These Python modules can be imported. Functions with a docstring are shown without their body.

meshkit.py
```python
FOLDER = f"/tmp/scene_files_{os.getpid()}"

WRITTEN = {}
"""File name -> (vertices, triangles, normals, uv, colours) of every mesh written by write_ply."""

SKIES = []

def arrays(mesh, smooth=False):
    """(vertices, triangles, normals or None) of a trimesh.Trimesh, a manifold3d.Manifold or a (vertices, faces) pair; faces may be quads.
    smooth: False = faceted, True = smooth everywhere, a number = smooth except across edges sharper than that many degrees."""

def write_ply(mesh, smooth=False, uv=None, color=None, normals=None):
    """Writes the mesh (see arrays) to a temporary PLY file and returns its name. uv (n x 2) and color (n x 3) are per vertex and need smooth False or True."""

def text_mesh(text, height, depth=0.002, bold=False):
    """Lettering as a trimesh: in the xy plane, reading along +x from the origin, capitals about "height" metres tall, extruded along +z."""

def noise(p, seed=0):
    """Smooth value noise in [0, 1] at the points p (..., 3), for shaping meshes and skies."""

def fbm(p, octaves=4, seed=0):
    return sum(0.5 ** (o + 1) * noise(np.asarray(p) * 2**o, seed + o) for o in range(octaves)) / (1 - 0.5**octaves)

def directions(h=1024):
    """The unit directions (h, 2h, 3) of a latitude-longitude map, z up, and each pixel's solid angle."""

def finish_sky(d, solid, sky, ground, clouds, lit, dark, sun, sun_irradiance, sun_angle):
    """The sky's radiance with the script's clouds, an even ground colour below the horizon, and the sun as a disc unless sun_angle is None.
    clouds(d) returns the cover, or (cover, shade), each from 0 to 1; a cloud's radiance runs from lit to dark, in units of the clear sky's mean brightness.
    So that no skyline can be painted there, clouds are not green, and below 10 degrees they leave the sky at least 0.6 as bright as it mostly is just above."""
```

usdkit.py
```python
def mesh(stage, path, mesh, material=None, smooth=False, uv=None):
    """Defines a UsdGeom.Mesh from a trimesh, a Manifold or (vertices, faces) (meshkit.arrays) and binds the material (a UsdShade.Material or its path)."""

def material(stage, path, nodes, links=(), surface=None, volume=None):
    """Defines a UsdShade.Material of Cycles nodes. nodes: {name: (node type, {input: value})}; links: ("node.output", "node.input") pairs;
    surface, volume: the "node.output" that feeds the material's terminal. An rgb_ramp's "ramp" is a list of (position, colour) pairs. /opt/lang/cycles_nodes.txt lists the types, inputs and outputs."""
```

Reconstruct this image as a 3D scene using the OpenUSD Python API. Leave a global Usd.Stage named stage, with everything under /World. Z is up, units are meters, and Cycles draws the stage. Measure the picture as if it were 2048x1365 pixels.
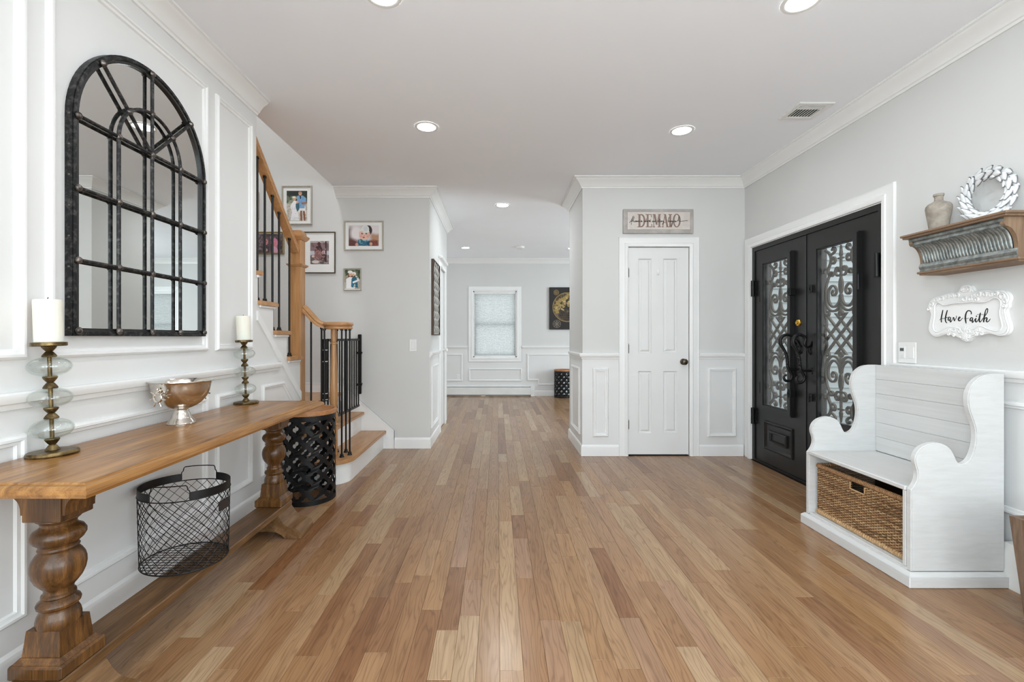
import math, random
import numpy as np, trimesh, manifold3d
import shapely
from shapely.geometry import Polygon, LineString, Point, box as sbox
from shapely import affinity
from shapely.ops import unary_union
import usdkit, meshkit
from pxr import Usd, UsdGeom, UsdLux, UsdShade, Gf, Sdf, Vt

stage = Usd.Stage.CreateInMemory()
UsdGeom.SetStageUpAxis(stage, 'Z')
UsdGeom.SetStageMetersPerUnit(stage, 1.0)
UsdGeom.Xform.Define(stage, '/World')
stage.SetDefaultPrim(stage.GetPrimAtPath('/World'))

# ------------------------------------------------------------------ camera, daylight, exposure
F, VX, VY, CAMZ = 910.2, 995.0, 675.0, 1.16      # focal length in pixels, vanishing point, eye height
cam = UsdGeom.Camera.Define(stage, '/World/camera')
cam.CreateHorizontalApertureAttr(36.0)
cam.CreateVerticalApertureAttr(36.0 * 1365 / 2048)
cam.CreateFocalLengthAttr(16.0)
cam.CreateHorizontalApertureOffsetAttr(36.0 * (0.5 - VX / 2048))
cam.CreateVerticalApertureOffsetAttr(36.0 * 1365 / 2048 * (VY / 1365 - 0.5))
cam.CreateClippingRangeAttr(Gf.Vec2f(0.05, 1000))
cam.CreateExposureAttr(0.75)
x = UsdGeom.Xformable(cam)
x.AddTranslateOp().Set(Gf.Vec3d(0, 0, CAMZ))
x.AddRotateXOp().Set(90.0)
sky = UsdLux.DomeLight.Define(stage, '/World/sky')
sky.CreateColorAttr(Gf.Vec3f(1.0, 0.99, 0.98)); sky.CreateIntensityAttr(0.46)

def unseen_window_light(name, loc, w, h, intensity, color, rotx=90, rotz=0):
    """Light panel in an unseen window opening, standing for its daylight."""
    l = UsdLux.RectLight.Define(stage, '/World/' + name)
    l.CreateWidthAttr(w); l.CreateHeightAttr(h); l.CreateIntensityAttr(intensity); l.CreateColorAttr(Gf.Vec3f(*color))
    t = UsdGeom.Xformable(l)
    t.AddTranslateOp().Set(Gf.Vec3d(*loc)); t.AddRotateZOp().Set(float(rotz)); t.AddRotateXOp().Set(float(rotx))
DAY = (0.75, 0.905, 1.0)
# two unseen windows behind the camera, placed for soft frontal daylight
unseen_window_light('unseen_daylight_a', (-0.55, -3.31, 1.45), 1.3, 1.7, 2.6, DAY)
unseen_window_light('unseen_daylight_b', (1.45, -3.31, 1.45), 1.3, 1.7, 2.6, DAY)
# side windows out of view behind the camera, each lighting the opposite wall
unseen_window_light('unseen_daylight_e', (2.43, -1.5, 1.45), 1.8, 1.7, 4.2, DAY, 90, 90)
unseen_window_light('unseen_daylight_f', (-1.595, -1.5, 1.45), 1.8, 1.7, 8.0, DAY, 90, -90)
# windows added at the back room ends to brighten it and the hall ceiling
unseen_window_light('added_daylight_c', (-3.71, 7.7, 1.4), 1.2, 1.5, 2.2, DAY, 90, -90)
unseen_window_light('added_daylight_d', (4.71, 6.45, 1.4), 1.7, 1.6, 7.4, DAY, 90, 90)
LAMP, LAMP_HALL, LAMP_FAR, LAMP_UP = 66.0, 140.0, 24.0, 50.0       # radiance of the recessed lamps and the unseen stairwell lamp

# ------------------------------------------------------------------ helpers: prims, names, labels
_names = {}
def numbered(parent, name):
    k = _names.get((parent, name), 0)
    _names[(parent, name)] = k + 1
    return name if k == 0 else '%s_%03d' % (name, k)

def setdata(prim, **kw):
    for k, v in kw.items():
        if v: prim.SetCustomDataByKey(k, v)

class Thing:
    """A top-level thing: an Xform at the thing's base; its parts are meshes under it. Shapes are given in world coordinates."""
    def __init__(self, name, label, cat, base=(0, 0, 0), group=None, kind=None):
        self.base = np.array(base, float)
        self.path = '/World/' + numbered('/World', name)
        xf = UsdGeom.Xform.Define(stage, self.path)
        xf.AddTranslateOp().Set(Gf.Vec3d(*map(float, base)))
        self.prim = xf.GetPrim()
        setdata(self.prim, label=label, category=cat, group=group, kind=kind)
    def part(self, name, mesh, mat, smooth=30, parent=None, label=None, kind=None, prims=None, local=False):
        up = parent or self.path
        path = up + '/' + numbered(up, name)
        v, f, n = meshkit.arrays(mesh, smooth)
        m = usdkit.mesh(stage, path, (v - (0 if local else self.base), f), MAT[mat] if isinstance(mat, str) else mat)
        if n is not None:
            m.CreateNormalsAttr(Vt.Vec3fArray.FromNumpy(n.astype(np.float32))); m.SetNormalsInterpolation('vertex')
        for k, a in (prims or {}).items():
            UsdGeom.PrimvarsAPI(m).CreatePrimvar(k, Sdf.ValueTypeNames.Color3fArray, 'vertex').Set(Vt.Vec3fArray.FromNumpy(np.asarray(a, np.float32)))
        setdata(m.GetPrim(), label=label, kind=kind)
        return path

def single(name, label, cat, mesh, mat, smooth=30, group=None, kind=None):
    path = '/World/' + numbered('/World', name)
    m = usdkit.mesh(stage, path, mesh, MAT[mat], smooth=smooth)
    setdata(m.GetPrim(), label=label, category=cat, group=group, kind=kind)
    return path

def copy_of(src, loc, label, name=None):
    """A copy of a thing, with its parts, under the next number."""
    p = '/World/' + numbered('/World', name or src.path.split('/')[-1])
    xf = UsdGeom.Xform.Define(stage, p)
    r = xf.GetPrim(); r.GetReferences().AddInternalReference(src.path)
    op = xf.GetOrderedXformOps()
    (op[0] if op else xf.AddTranslateOp()).Set(Gf.Vec3d(*map(float, loc)))
    r.SetInstanceable(True)
    setdata(r, label=label)
    return r

# ------------------------------------------------------------------ helpers: pixels of the photograph to points on a known plane
def on_x(px, py, X):
    Y = F * X / (px - VX); return (X, Y, CAMZ + (VY - py) * Y / F)
def on_y(px, py, Y):
    return ((px - VX) * Y / F, Y, CAMZ + (VY - py) * Y / F)

# ------------------------------------------------------------------ helpers: shapes
def fix(m):
    if m.volume < 0: m.invert()
    return m
def cat(ms): return trimesh.util.concatenate([m for m in ms])
def box(x0, x1, y0, y1, z0, z1, b=0.0):
    lo, hi = np.array([min(x0, x1), min(y0, y1), min(z0, z1)]), np.array([max(x0, x1), max(y0, y1), max(z0, z1)])
    if b <= 0:
        m = trimesh.creation.box(hi - lo); m.apply_translation((lo + hi) / 2); return m
    b = min(b, (hi - lo).min() * 0.45); pts = []
    for s in np.ndindex(2, 2, 2):
        c = np.where(np.array(s) == 0, lo, hi); d = np.where(np.array(s) == 0, 1, -1)
        for k in range(3):
            q = c + d * b; q[k] = c[k]; pts.append(q)
    return trimesh.convex.convex_hull(np.array(pts))
def extr(poly, axis, lo, hi, seg=None):
    """Extrudes a shapely polygon: axis x takes (y, z), y takes (x, z), z takes (x, y)."""
    out = []
    for g in getattr(poly, 'geoms', [poly]):
        if g.is_empty or g.area < 1e-9: continue
        m = trimesh.creation.extrude_polygon(g, abs(hi - lo), engine='earcut')
        v = m.vertices + [0, 0, min(lo, hi)]
        if axis == 'x': v = v[:, [2, 0, 1]]
        if axis == 'y': v = v[:, [0, 2, 1]]
        m = trimesh.Trimesh(v, m.faces, process=False)
        out.append(fix(m))
    return cat(out)
def lathe(profile, n=32, at=(0, 0, 0)):
    m = trimesh.creation.revolve(np.array(profile, float), sections=n)
    m = fix(m); m.apply_translation(at); return m
def spline(pts, n=8, closed=False):
    from scipy.interpolate import CubicSpline
    p = np.array(pts, float)
    if closed: p = np.vstack([p, p[:1]])
    t = np.concatenate([[0], np.cumsum(np.sqrt(np.linalg.norm(np.diff(p, axis=0), axis=1)) + 1e-9)])
    c = CubicSpline(t, p, bc_type='periodic' if closed else 'natural')
    q = c(np.linspace(0, t[-1], n * (len(p) - 1) + 1))
    return q[:-1] if closed else q
def tube(pts, r, sides=8, closed=False, flat=None):
    """A swept tube with caps; r may vary along it."""
    p = np.array(pts, float); n = len(p); r = np.broadcast_to(np.asarray(r, float), (n,))
    if closed: t = np.roll(p, -1, 0) - np.roll(p, 1, 0)
    else: t = np.gradient(p, axis=0)
    t /= np.linalg.norm(t, axis=1, keepdims=True) + 1e-12
    a = np.zeros_like(p); ref = np.array([0, 0, 1.0]) if abs(t[0][2]) < 0.9 else np.array([1.0, 0, 0])
    a[0] = np.cross(t[0], ref); a[0] /= np.linalg.norm(a[0])
    for i in range(1, n):
        w = a[i - 1] - t[i] * np.dot(a[i - 1], t[i]); a[i] = w / (np.linalg.norm(w) + 1e-12)
    b = np.cross(t, a); ang = np.arange(sides) * 2 * np.pi / sides + (np.pi / 4 if sides == 4 else 0)
    v = p[:, None] + r[:, None, None] * (np.cos(ang)[None, :, None] * a[:, None] + np.sin(ang)[None, :, None] * b[:, None])
    f = []
    for i in range(n if closed else n - 1):
        k = (i + 1) % n
        for j in range(sides):
            l = (j + 1) % sides
            f += [[i * sides + j, i * sides + l, k * sides + l], [i * sides + j, k * sides + l, k * sides + j]]
    v = v.reshape(-1, 3)
    if not closed:
        v = np.vstack([v, p[:1], p[-1:]])
        for j in range(sides):
            l = (j + 1) % sides
            f += [[n * sides, l, j], [n * sides + 1, (n - 1) * sides + j, (n - 1) * sides + l]]
    return fix(trimesh.Trimesh(v, f, process=False))
def mould(path, profile, U=(1, 0, 0), V=(0, 1, 0), N=(0, 0, 1), O=(0, 0, 0), closed=False):
    """Sweeps a profile [(d, h)] along a path in the plane (U, V) with mitred corners: d to the right of the path, h along N."""
    p = np.array(path, float); n = len(p); U, V, N, O = map(lambda q: np.array(q, float), (U, V, N, O))
    dirs = np.roll(p, -1, 0) - p; dirs /= np.linalg.norm(dirs, axis=1, keepdims=True) + 1e-12
    nr = np.stack([dirs[:, 1], -dirs[:, 0]], 1)
    mit = np.zeros_like(p)
    for i in range(n):
        a, b = nr[i - 1], nr[i]
        if not closed and i == 0: mit[i] = b
        elif not closed and i == n - 1: mit[i] = a
        else:
            s = a + b; mit[i] = s / max(1e-6, np.dot(s, s) / 2)
    q = np.array(profile, float); k = len(q)
    flat = p[:, None, :] + mit[:, None, :] * q[None, :, 0:1]
    v = O + flat[..., 0:1] * U + flat[..., 1:2] * V + q[None, :, 1:2] * N
    f = []
    for i in range(n if closed else n - 1):
        j = (i + 1) % n
        for a in range(k):
            b = (a + 1) % k
            f += [[i * k + a, i * k + b, j * k + b], [i * k + a, j * k + b, j * k + a]]
    if not closed:
        pv, pf = trimesh.creation.triangulate_polygon(Polygon(q), engine='earcut')
        idx = [int(np.argmin(((q - w) ** 2).sum(1))) for w in pv]
        for t in pf:
            t = [idx[w] for w in t]
            f += [t, [(n - 1) * k + w for w in t[::-1]]]
    m = trimesh.Trimesh(v.reshape(-1, 3), f, process=False)
    m.fix_normals()
    return fix(m)
def wall_mould(path, profile):
    """Moulding along a wall in plan: profile (distance from the wall, z)."""
    return mould(path, profile)
def brush(strokes, width=1.0):
    """Pen strokes [(points, widths)] as one shapely shape."""
    out = []
    for pts, w in strokes:
        p = np.array(pts, float); w = np.interp(np.linspace(0, 1, len(p)), np.linspace(0, 1, len(np.atleast_1d(w))), np.atleast_1d(w)) * width
        for i in range(len(p) - 1):
            out.append(unary_union([Point(p[i]).buffer(w[i], 6), Point(p[i + 1]).buffer(w[i + 1], 6)]).convex_hull)
    return unary_union(out)
def smoothed(pts, n=6, closed=True): return [tuple(q) for q in spline(pts, n, closed)]
def dome(at, r, axis, h=0.6, n=12):
    prof = [(0, h * r)] + [(r * math.sin(a), h * r * math.cos(a)) for a in np.linspace(0.3, math.pi / 2, 5)] + [(0, 0)]
    m = lathe(prof, n); T = trimesh.geometry.align_vectors([0, 0, 1], axis); m.apply_transform(T); m.apply_translation(at); return m
def rot_about(m, at, axis, deg):
    m.apply_transform(trimesh.transformations.rotation_matrix(math.radians(deg), axis, at)); return m

# ------------------------------------------------------------------ materials
def lin(c):
    if isinstance(c, str): c = [int(c[i:i + 2], 16) / 255 for i in (1, 3, 5)]
    return tuple(float(q / 12.92 if q <= 0.04045 else ((q + 0.055) / 1.055) ** 2.4) for q in c)
MAT = {}
def mat(name, nodes, links, surface='p.BSDF'):
    MAT[name] = usdkit.material(stage, '/World/Looks/' + name, nodes, links, surface=surface)
UsdGeom.Scope.Define(stage, '/World/Looks')
def plain(name, c, rough=0.5, metal=0.0, bump=0.0, bscale=60, vary=0.06, **kw):
    """A paint, metal or cloth with a slight unevenness of tone and surface."""
    c = np.array(lin(c)); nodes = {
        'g': ('geometry', {}), 'n': ('noise_texture', {'scale': bscale, 'detail': 3.0}), 'n2': ('noise_texture', {'scale': 3.0, 'detail': 4.0}),
        'r': ('rgb_ramp', {'ramp': [(0.3, tuple(c * (1 - vary))), (0.7, tuple(np.minimum(1, c * (1 + vary))))]}),
        'p': ('principled_bsdf', {'roughness': rough, 'metallic': metal, **kw})}
    links = [('g.position', 'n.vector'), ('g.position', 'n2.vector'), ('n2.fac', 'r.fac'), ('r.color', 'p.base_color')]
    if bump:
        nodes['b'] = ('bump', {'strength': bump, 'distance': 0.002}); links += [('n.fac', 'b.height'), ('b.normal', 'p.normal')]
    mat(name, nodes, links)
def worn(name, c1, c2, rough=0.45, metal=0.0, scale=25, lo=0.45, hi=0.7, bump=0.3, stretch=(1, 1, 1), **kw):
    """Two tones in blotches or streaks: patina, distressed paint, wood grain (stretch)."""
    nodes = {'g': ('geometry', {}), 'm': ('mapping', {'scale': stretch}), 'n': ('noise_texture', {'scale': scale, 'detail': 6.0, 'roughness': 0.62, 'distortion': 0.4}),
             'r': ('rgb_ramp', {'ramp': [(lo, lin(c1)), (hi, lin(c2))]}), 'b': ('bump', {'strength': bump, 'distance': 0.002}),
             'p': ('principled_bsdf', {'roughness': rough, 'metallic': metal, **kw})}
    mat(name, nodes, [('g.position', 'm.vector'), ('m.vector', 'n.vector'), ('n.fac', 'r.fac'), ('r.color', 'p.base_color'), ('n.fac', 'b.height'), ('b.normal', 'p.normal')])
def wood(name, dark, mid, light, axis='y', rough=0.35, scale=1.0, bump=0.25, knots=0.5, **kw):
    """Wood grain along an axis: broad figure, growth lines and fine pores."""
    s = np.array([1.0, 1.0, 1.0]) * 1.0; s['xyz'.index(axis)] = 0.09
    f = np.array([1.0, 1.0, 1.0]); f['xyz'.index(axis)] = 0.02
    nodes = {'g': ('geometry', {}), 'm': ('mapping', {'scale': tuple(s)}), 'mf': ('mapping', {'scale': tuple(f)}),
             'n': ('noise_texture', {'scale': 14 * scale, 'detail': 4.0, 'distortion': 1.2}),
             'w': ('noise_texture', {'scale': 60 * scale, 'detail': 3.0, 'distortion': 0.6}),
             'fn': ('noise_texture', {'scale': 420 * scale, 'detail': 2.0}),
             'a': ('mix_float', {'fac': 0.45}), 'a2': ('mix_float', {'fac': 0.25}),
             'r': ('rgb_ramp', {'ramp': [(0.30, lin(dark)), (0.50, lin(mid)), (0.70, lin(light))]}),
             'b': ('bump', {'strength': bump, 'distance': 0.0015}), 'p': ('principled_bsdf', {'roughness': rough, **kw})}
    mat(name, nodes, [('g.position', 'm.vector'), ('g.position', 'mf.vector'), ('m.vector', 'n.vector'), ('m.vector', 'w.vector'), ('mf.vector', 'fn.vector'),
                      ('n.fac', 'a.a'), ('w.fac', 'a.b'), ('a.result', 'a2.a'), ('fn.fac', 'a2.b'), ('a2.result', 'r.fac'), ('r.color', 'p.base_color'), ('a2.result', 'b.height'), ('b.normal', 'p.normal')])

plain('wall_paint', '#d6d5d2', 0.7, bump=0.05, bscale=180, vary=0.01)
plain('white_wall_paint', '#e3e2e0', 0.45, bump=0.04, bscale=180, vary=0.01)
plain('ceiling_paint', '#f8faff', 0.9, bump=0.05, bscale=200, vary=0.01)
plain('trim_paint', '#eeedeb', 0.3, bump=0.03, bscale=90, vary=0.012)
plain('door_paint', '#e6e5e3', 0.35, bump=0.04, bscale=120, vary=0.012)
plain('white_plastic', '#ecebe8', 0.35, vary=0.01)
plain('grey_screen', '#4a5052', 0.2, vary=0.02)
plain('dark_gap', '#15120f', 0.8)
plain('black_paint', '#161514', 0.38, bump=0.08, bscale=90, vary=0.1)
plain('black_iron', '#141414', 0.42, 0.3, bump=0.2, bscale=120, vary=0.15)
plain('black_wire', '#0d0d0e', 0.45, 0.2, vary=0.1)
plain('bronze_iron', '#4b4338', 0.55, 0.1)
worn('lattice_metal', '#0f0f10', '#1c1b1b', 0.5, 0.35, scale=40)
worn('mirror_frame_metal', '#232324', '#6e6b68', 0.45, 0.6, scale=45, lo=0.48, hi=0.82, bump=0.5)
worn('stud_metal', '#4d4844', '#9a918a', 0.35, 0.8, scale=60)
plain('mirror_glass', '#e8eae8', 0.01, 1.0, vary=0.0)
plain('brass', '#c9a04a', 0.22, 1.0, bump=0.1)
worn('antique_brass', '#5a4a30', '#9a8258', 0.35, 0.85, scale=30)
plain('bronze_knob', '#5a5045', 0.3, 0.9)
plain('hinge_steel', '#6a6865', 0.35, 0.9)
plain('silver', '#d6cfc6', 0.16, 1.0, bump=0.12, bscale=25, vary=0.04)
plain('wax', '#f1e9dc', 0.55, bump=0.15, bscale=40, vary=0.02, subsurface_weight=0.3, subsurface_scale=0.02)
plain('leather_tag', '#2a2320', 0.6)
worn('bench_paint', '#d8d7d5', '#cecdca', 0.5, scale=8, lo=0.35, hi=0.75, bump=0.12, stretch=(1, 0.25, 6))
wood('table_wood', '#4f3117', '#946532', '#bb8b50', 'y', 0.28, 0.9, bump=0.2)
wood('turned_wood', '#180d05', '#573819', '#8f6232', 'z', 0.30, 1.15, bump=0.35)
wood('shelf_wood', '#35230f', '#6c4c2c', '#93704a', 'y', 0.45, 1.2, bump=0.3)
wood('oak_x', '#9d6f45', '#b6875a', '#c99c6c', 'x', 0.33)
wood('oak_y', '#9d6f45', '#b6875a', '#c99c6c', 'y', 0.33)
wood('oak_z', '#95683f', '#b28355', '#c6986a', 'z', 0.33)
wood('stool_wood', '#8a5a34', '#a87348', '#c08a5c', 'x', 0.4)
wood('mantel_wood', '#5a4838', '#876c54', '#a78d74', 'y', 0.6)
wood('mantel_wood_z', '#5a4838', '#876c54', '#a78d74', 'z', 0.6)
wood('planter_wood', '#43342a', '#6b5545', '#86705c', 'z', 0.6)
wood('frame_wood', '#a39a8c', '#b8b0a3', '#c8c1b5', 'z', 0.5, vary=0) if False else wood('frame_wood', '#a39a8c', '#b8b0a3', '#c8c1b5', 'z', 0.5)
plain('gold_frame', '#a08c5c', 0.35, 0.7)
plain('dark_frame', '#5a5040', 0.4, 0.4)
plain('art_brown', '#4a3526', 0.5)
plain('silver_leaf', '#dcd8d2', 0.32, 0.55)
plain('mat_board', '#f0efec', 0.8, vary=0.01)
worn('galvanised', '#6f7472', '#a9adaa', 0.45, 0.75, scale=35, lo=0.35, hi=0.7)
worn('vase_stone', '#8d8378', '#b3a99c', 0.85, scale=22, lo=0.35, hi=0.7, bump=0.5)
plain('enamel_white', '#efeeec', 0.22, vary=0.01)
plain('ink_black', '#1b1b1b', 0.6)
plain('ink_brown', '#8a7469', 0.7)
plain('ink_script', '#4c3f3a', 0.7)
worn('sign_board', '#cfc6be', '#dcd5ce', 0.7, scale=9, bump=0.05)
worn('sign_border', '#a9a29c', '#c2bab4', 0.7, scale=7, bump=0.05)
plain('bag_cloth', '#0f0f13', 0.7, bump=0.4)
plain('heater_enamel', '#e4e3df', 0.4)
plain('heater_slot_shade', '#2a2723', 0.6)  # dark tone stands for the shade inside the heater slot
plain('siding_paint', '#a9b4b8', 0.7)
plain('porch_stone', '#8a8a86', 0.85, bump=0.3)
for k, (a, b) in enumerate((('#876142', '#b78d62'), ('#a57e54', '#d2b084'), ('#5f432b', '#93704a'))):
    worn('wicker' if k == 0 else 'wicker_%d' % k, a, b, 0.55, scale=60, lo=0.3, hi=0.75, bump=0.3)

plain('wicker_gap_shade', '#33210f', 0.8)  # dark tone for the shade in the gaps of the weave
def attr_mat(name, rough=0.4, **kw):
    mat(name, {'a': ('attribute', {'attribute': 'Cd'}), 'p': ('principled_bsdf', {'roughness': rough, **kw})}, [('a.color', 'p.base_color')])
attr_mat('print', 0.35)
attr_mat('leaf_enamel', 0.4)
def emit(name, c, s):
    mat(name, {'e': ('emission', {'color': c, 'strength': s})}, [], surface='e.emission')
emit('lamp_room', (0.91, 0.965, 1.0), LAMP)
emit('lamp_hall', (0.91, 0.965, 1.0), LAMP_HALL)
emit('lamp_up', (0.96, 0.98, 1.0), LAMP_UP)
emit('lamp_far', (0.91, 0.965, 1.0), LAMP_FAR)
# window and door panes: clear, reflecting by fresnel
mat('pane_glass', {'w': ('layer_weight', {'blend': 0.5}), 'q': ('math', {'math_type': 'power', 'value2': 4.0}), 'f': ('math', {'math_type': 'multiply_add', 'value2': 0.8, 'value3': 0.035}), 't': ('transparent_bsdf', {'color': (0.88, 0.9, 0.9)}), 'g': ('glossy_bsdf', {'roughness': 0.01, 'color': (1, 1, 1)}), 'm': ('mix_closure', {})},
    [('w.facing', 'q.value1'), ('q.value', 'f.value1'), ('f.value', 'm.fac'), ('t.BSDF', 'm.closure1'), ('g.BSDF', 'm.closure2')], surface='m.closure')
mat('blown_glass', {'w': ('layer_weight', {'blend': 0.5}), 'q': ('math', {'math_type': 'power', 'value2': 3.0}), 'f': ('math', {'math_type': 'multiply_add', 'value2': 0.55, 'value3': 0.04}), 'cr': ('rgb_ramp', {'ramp': [(0.0, (0.985, 0.995, 0.988)), (0.75, (0.965, 0.985, 0.975)), (1.0, (0.74, 0.83, 0.785))]}),
    't': ('transparent_bsdf', {}), 'g': ('glossy_bsdf', {'roughness': 0.015, 'color': (1, 1, 1)}), 'm': ('mix_closure', {})},
    [('w.facing', 'q.value1'), ('q.value', 'f.value1'), ('f.value', 'm.fac'), ('w.facing', 'cr.fac'), ('cr.color', 't.color'), ('t.BSDF', 'm.closure1'), ('g.BSDF', 'm.closure2')], surface='m.closure')
# pleated fabric of the window shade: lets daylight through
mat('shade_fabric', {'g': ('geometry', {}), 'n': ('noise_texture', {'scale': 40.0, 'detail': 4.0}), 'r': ('rgb_ramp', {'ramp': [(0.3, lin('#c3c8ca')), (0.7, lin('#d6dadb'))]}),
                     'd': ('diffuse_bsdf', {}), 't': ('translucent_bsdf', {}), 'm': ('mix_closure', {'fac': 0.55})},
    [('g.position', 'n.vector'), ('n.fac', 'r.fac'), ('r.color', 'd.color'), ('r.color', 't.color'), ('d.BSDF', 'm.closure1'), ('t.BSDF', 'm.closure2')], surface='m.closure')
# oak strip floor: pc = grain coordinates of the plank, Cd = the plank's own tone
mat('floor_oak', {
    'a': ('attribute', {'attribute': 'pc'}), 'c': ('attribute', {'attribute': 'Cd'}),
    'm': ('mapping', {'scale': (1.0, 0.12, 1.0)}), 'mf': ('mapping', {'scale': (1.0, 0.025, 1.0)}),
    'w': ('wave_texture', {'wave_type': 'bands', 'bands_direction': 'x', 'scale': 16.0, 'distortion': 24.0, 'detail': 2.0, 'detail_scale': 1.15, 'detail_roughness': 0.5}),
    'n': ('noise_texture', {'scale': 16.0, 'detail': 4.0, 'distortion': 0.8}),
    'fn': ('noise_texture', {'scale': 330.0, 'detail': 2.0}),
    'k': ('noise_texture', {'scale': 5.5, 'detail': 5.0, 'roughness': 0.6}),
    'rw': ('rgb_ramp', {'ramp': [(0.0, (0.60, 0.54, 0.48)), (0.16, (0.84, 0.81, 0.78)), (0.40, (1, 1, 1)), (1.0, (1.05, 1.05, 1.04))]}),
    'rn': ('rgb_ramp', {'ramp': [(0.3, (0.80, 0.77, 0.74)), (0.6, (1.06, 1.06, 1.06))]}),
    'rf': ('rgb_ramp', {'ramp': [(0.34, (0.80, 0.76, 0.72)), (0.52, (1, 1, 1))]}),
    'rk': ('rgb_ramp', {'ramp': [(0.24, (0.55, 0.48, 0.44)), (0.36, (1, 1, 1))]}),
    'x1': ('mix_color', {'blend_type': 'multiply', 'fac': 0.55, 'use_clamp': False}), 'x2': ('mix_color', {'blend_type': 'multiply', 'fac': 0.8}), 'x3': ('mix_color', {'blend_type': 'multiply', 'fac': 0.6}), 'x4': ('mix_color', {'blend_type': 'multiply', 'fac': 0.8}),
    'b': ('bump', {'strength': 0.08, 'distance': 0.001}), 'p': ('principled_bsdf', {'roughness': 0.25, 'specular_ior_level': 0.5})},
    [('a.vector', 'm.vector'), ('a.vector', 'mf.vector'), ('m.vector', 'w.vector'), ('m.vector', 'n.vector'), ('mf.vector', 'fn.vector'), ('m.vector', 'k.vector'),
     ('w.fac', 'rw.fac'), ('n.fac', 'rn.fac'), ('fn.fac', 'rf.fac'), ('k.fac', 'rk.fac'),
     ('c.color', 'x1.a'), ('rw.color', 'x1.b'), ('x1.result', 'x2.a'), ('rn.color', 'x2.b'), ('x2.result', 'x3.a'), ('rf.color', 'x3.b'), ('x3.result', 'x4.a'), ('rk.color', 'x4.b'), ('x4.result', 'p.base_color'),
     ('fn.fac', 'b.height'), ('b.normal', 'p.normal')])
# ================================================================== the setting
H, XL, XR, YC, XC, YB, XH, YH, YF, YK, YN, T = 2.715, -1.585, 2.42, 4.454, 0.832, 4.755, -0.712, 6.39, 9.0, 5.15, -3.3, 0.11
XS, YE, HUP = -1.69, 2.99, 5.2          # ceiling edge over the stair, end of the left wall, height of the stairwell
SW = -2.72                              # far side of the stairwell
BASE = [(0, 0), (0.016, 0), (0.016, 0.088), (0.011, 0.102), (0.0, 0.112)]
RAIL = [(0, 0.945), (0.012, 0.948), (0.016, 0.965), (0.028, 0.970), (0.034, 0.985), (0.034, 0.998), (0.026, 1.004), (0, 1.004)]
CROWN = [(0, H - 0.098), (0.010, H - 0.098), (0.014, H - 0.086), (0.022, H - 0.082), (0.030, H - 0.066), (0.052, H - 0.040), (0.074, H - 0.026), (0.080, H - 0.016), (0.092, H - 0.012), (0.092, H - 0.0005), (0, H - 0.0005)]
CASING = [(0, 0), (0, 0.016), (0.012, 0.022), (0.030, 0.022), (0.036, 0.015), (0.078, 0.012), (0.088, 0.016), (0.092, 0.010), (0.092, 0)]
PANEL = [(0, 0), (0.002, 0.010), (0.010, 0.019), (0.018, 0.019), (0.022, 0.011), (0.032, 0.009), (0.036, 0)]

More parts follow.
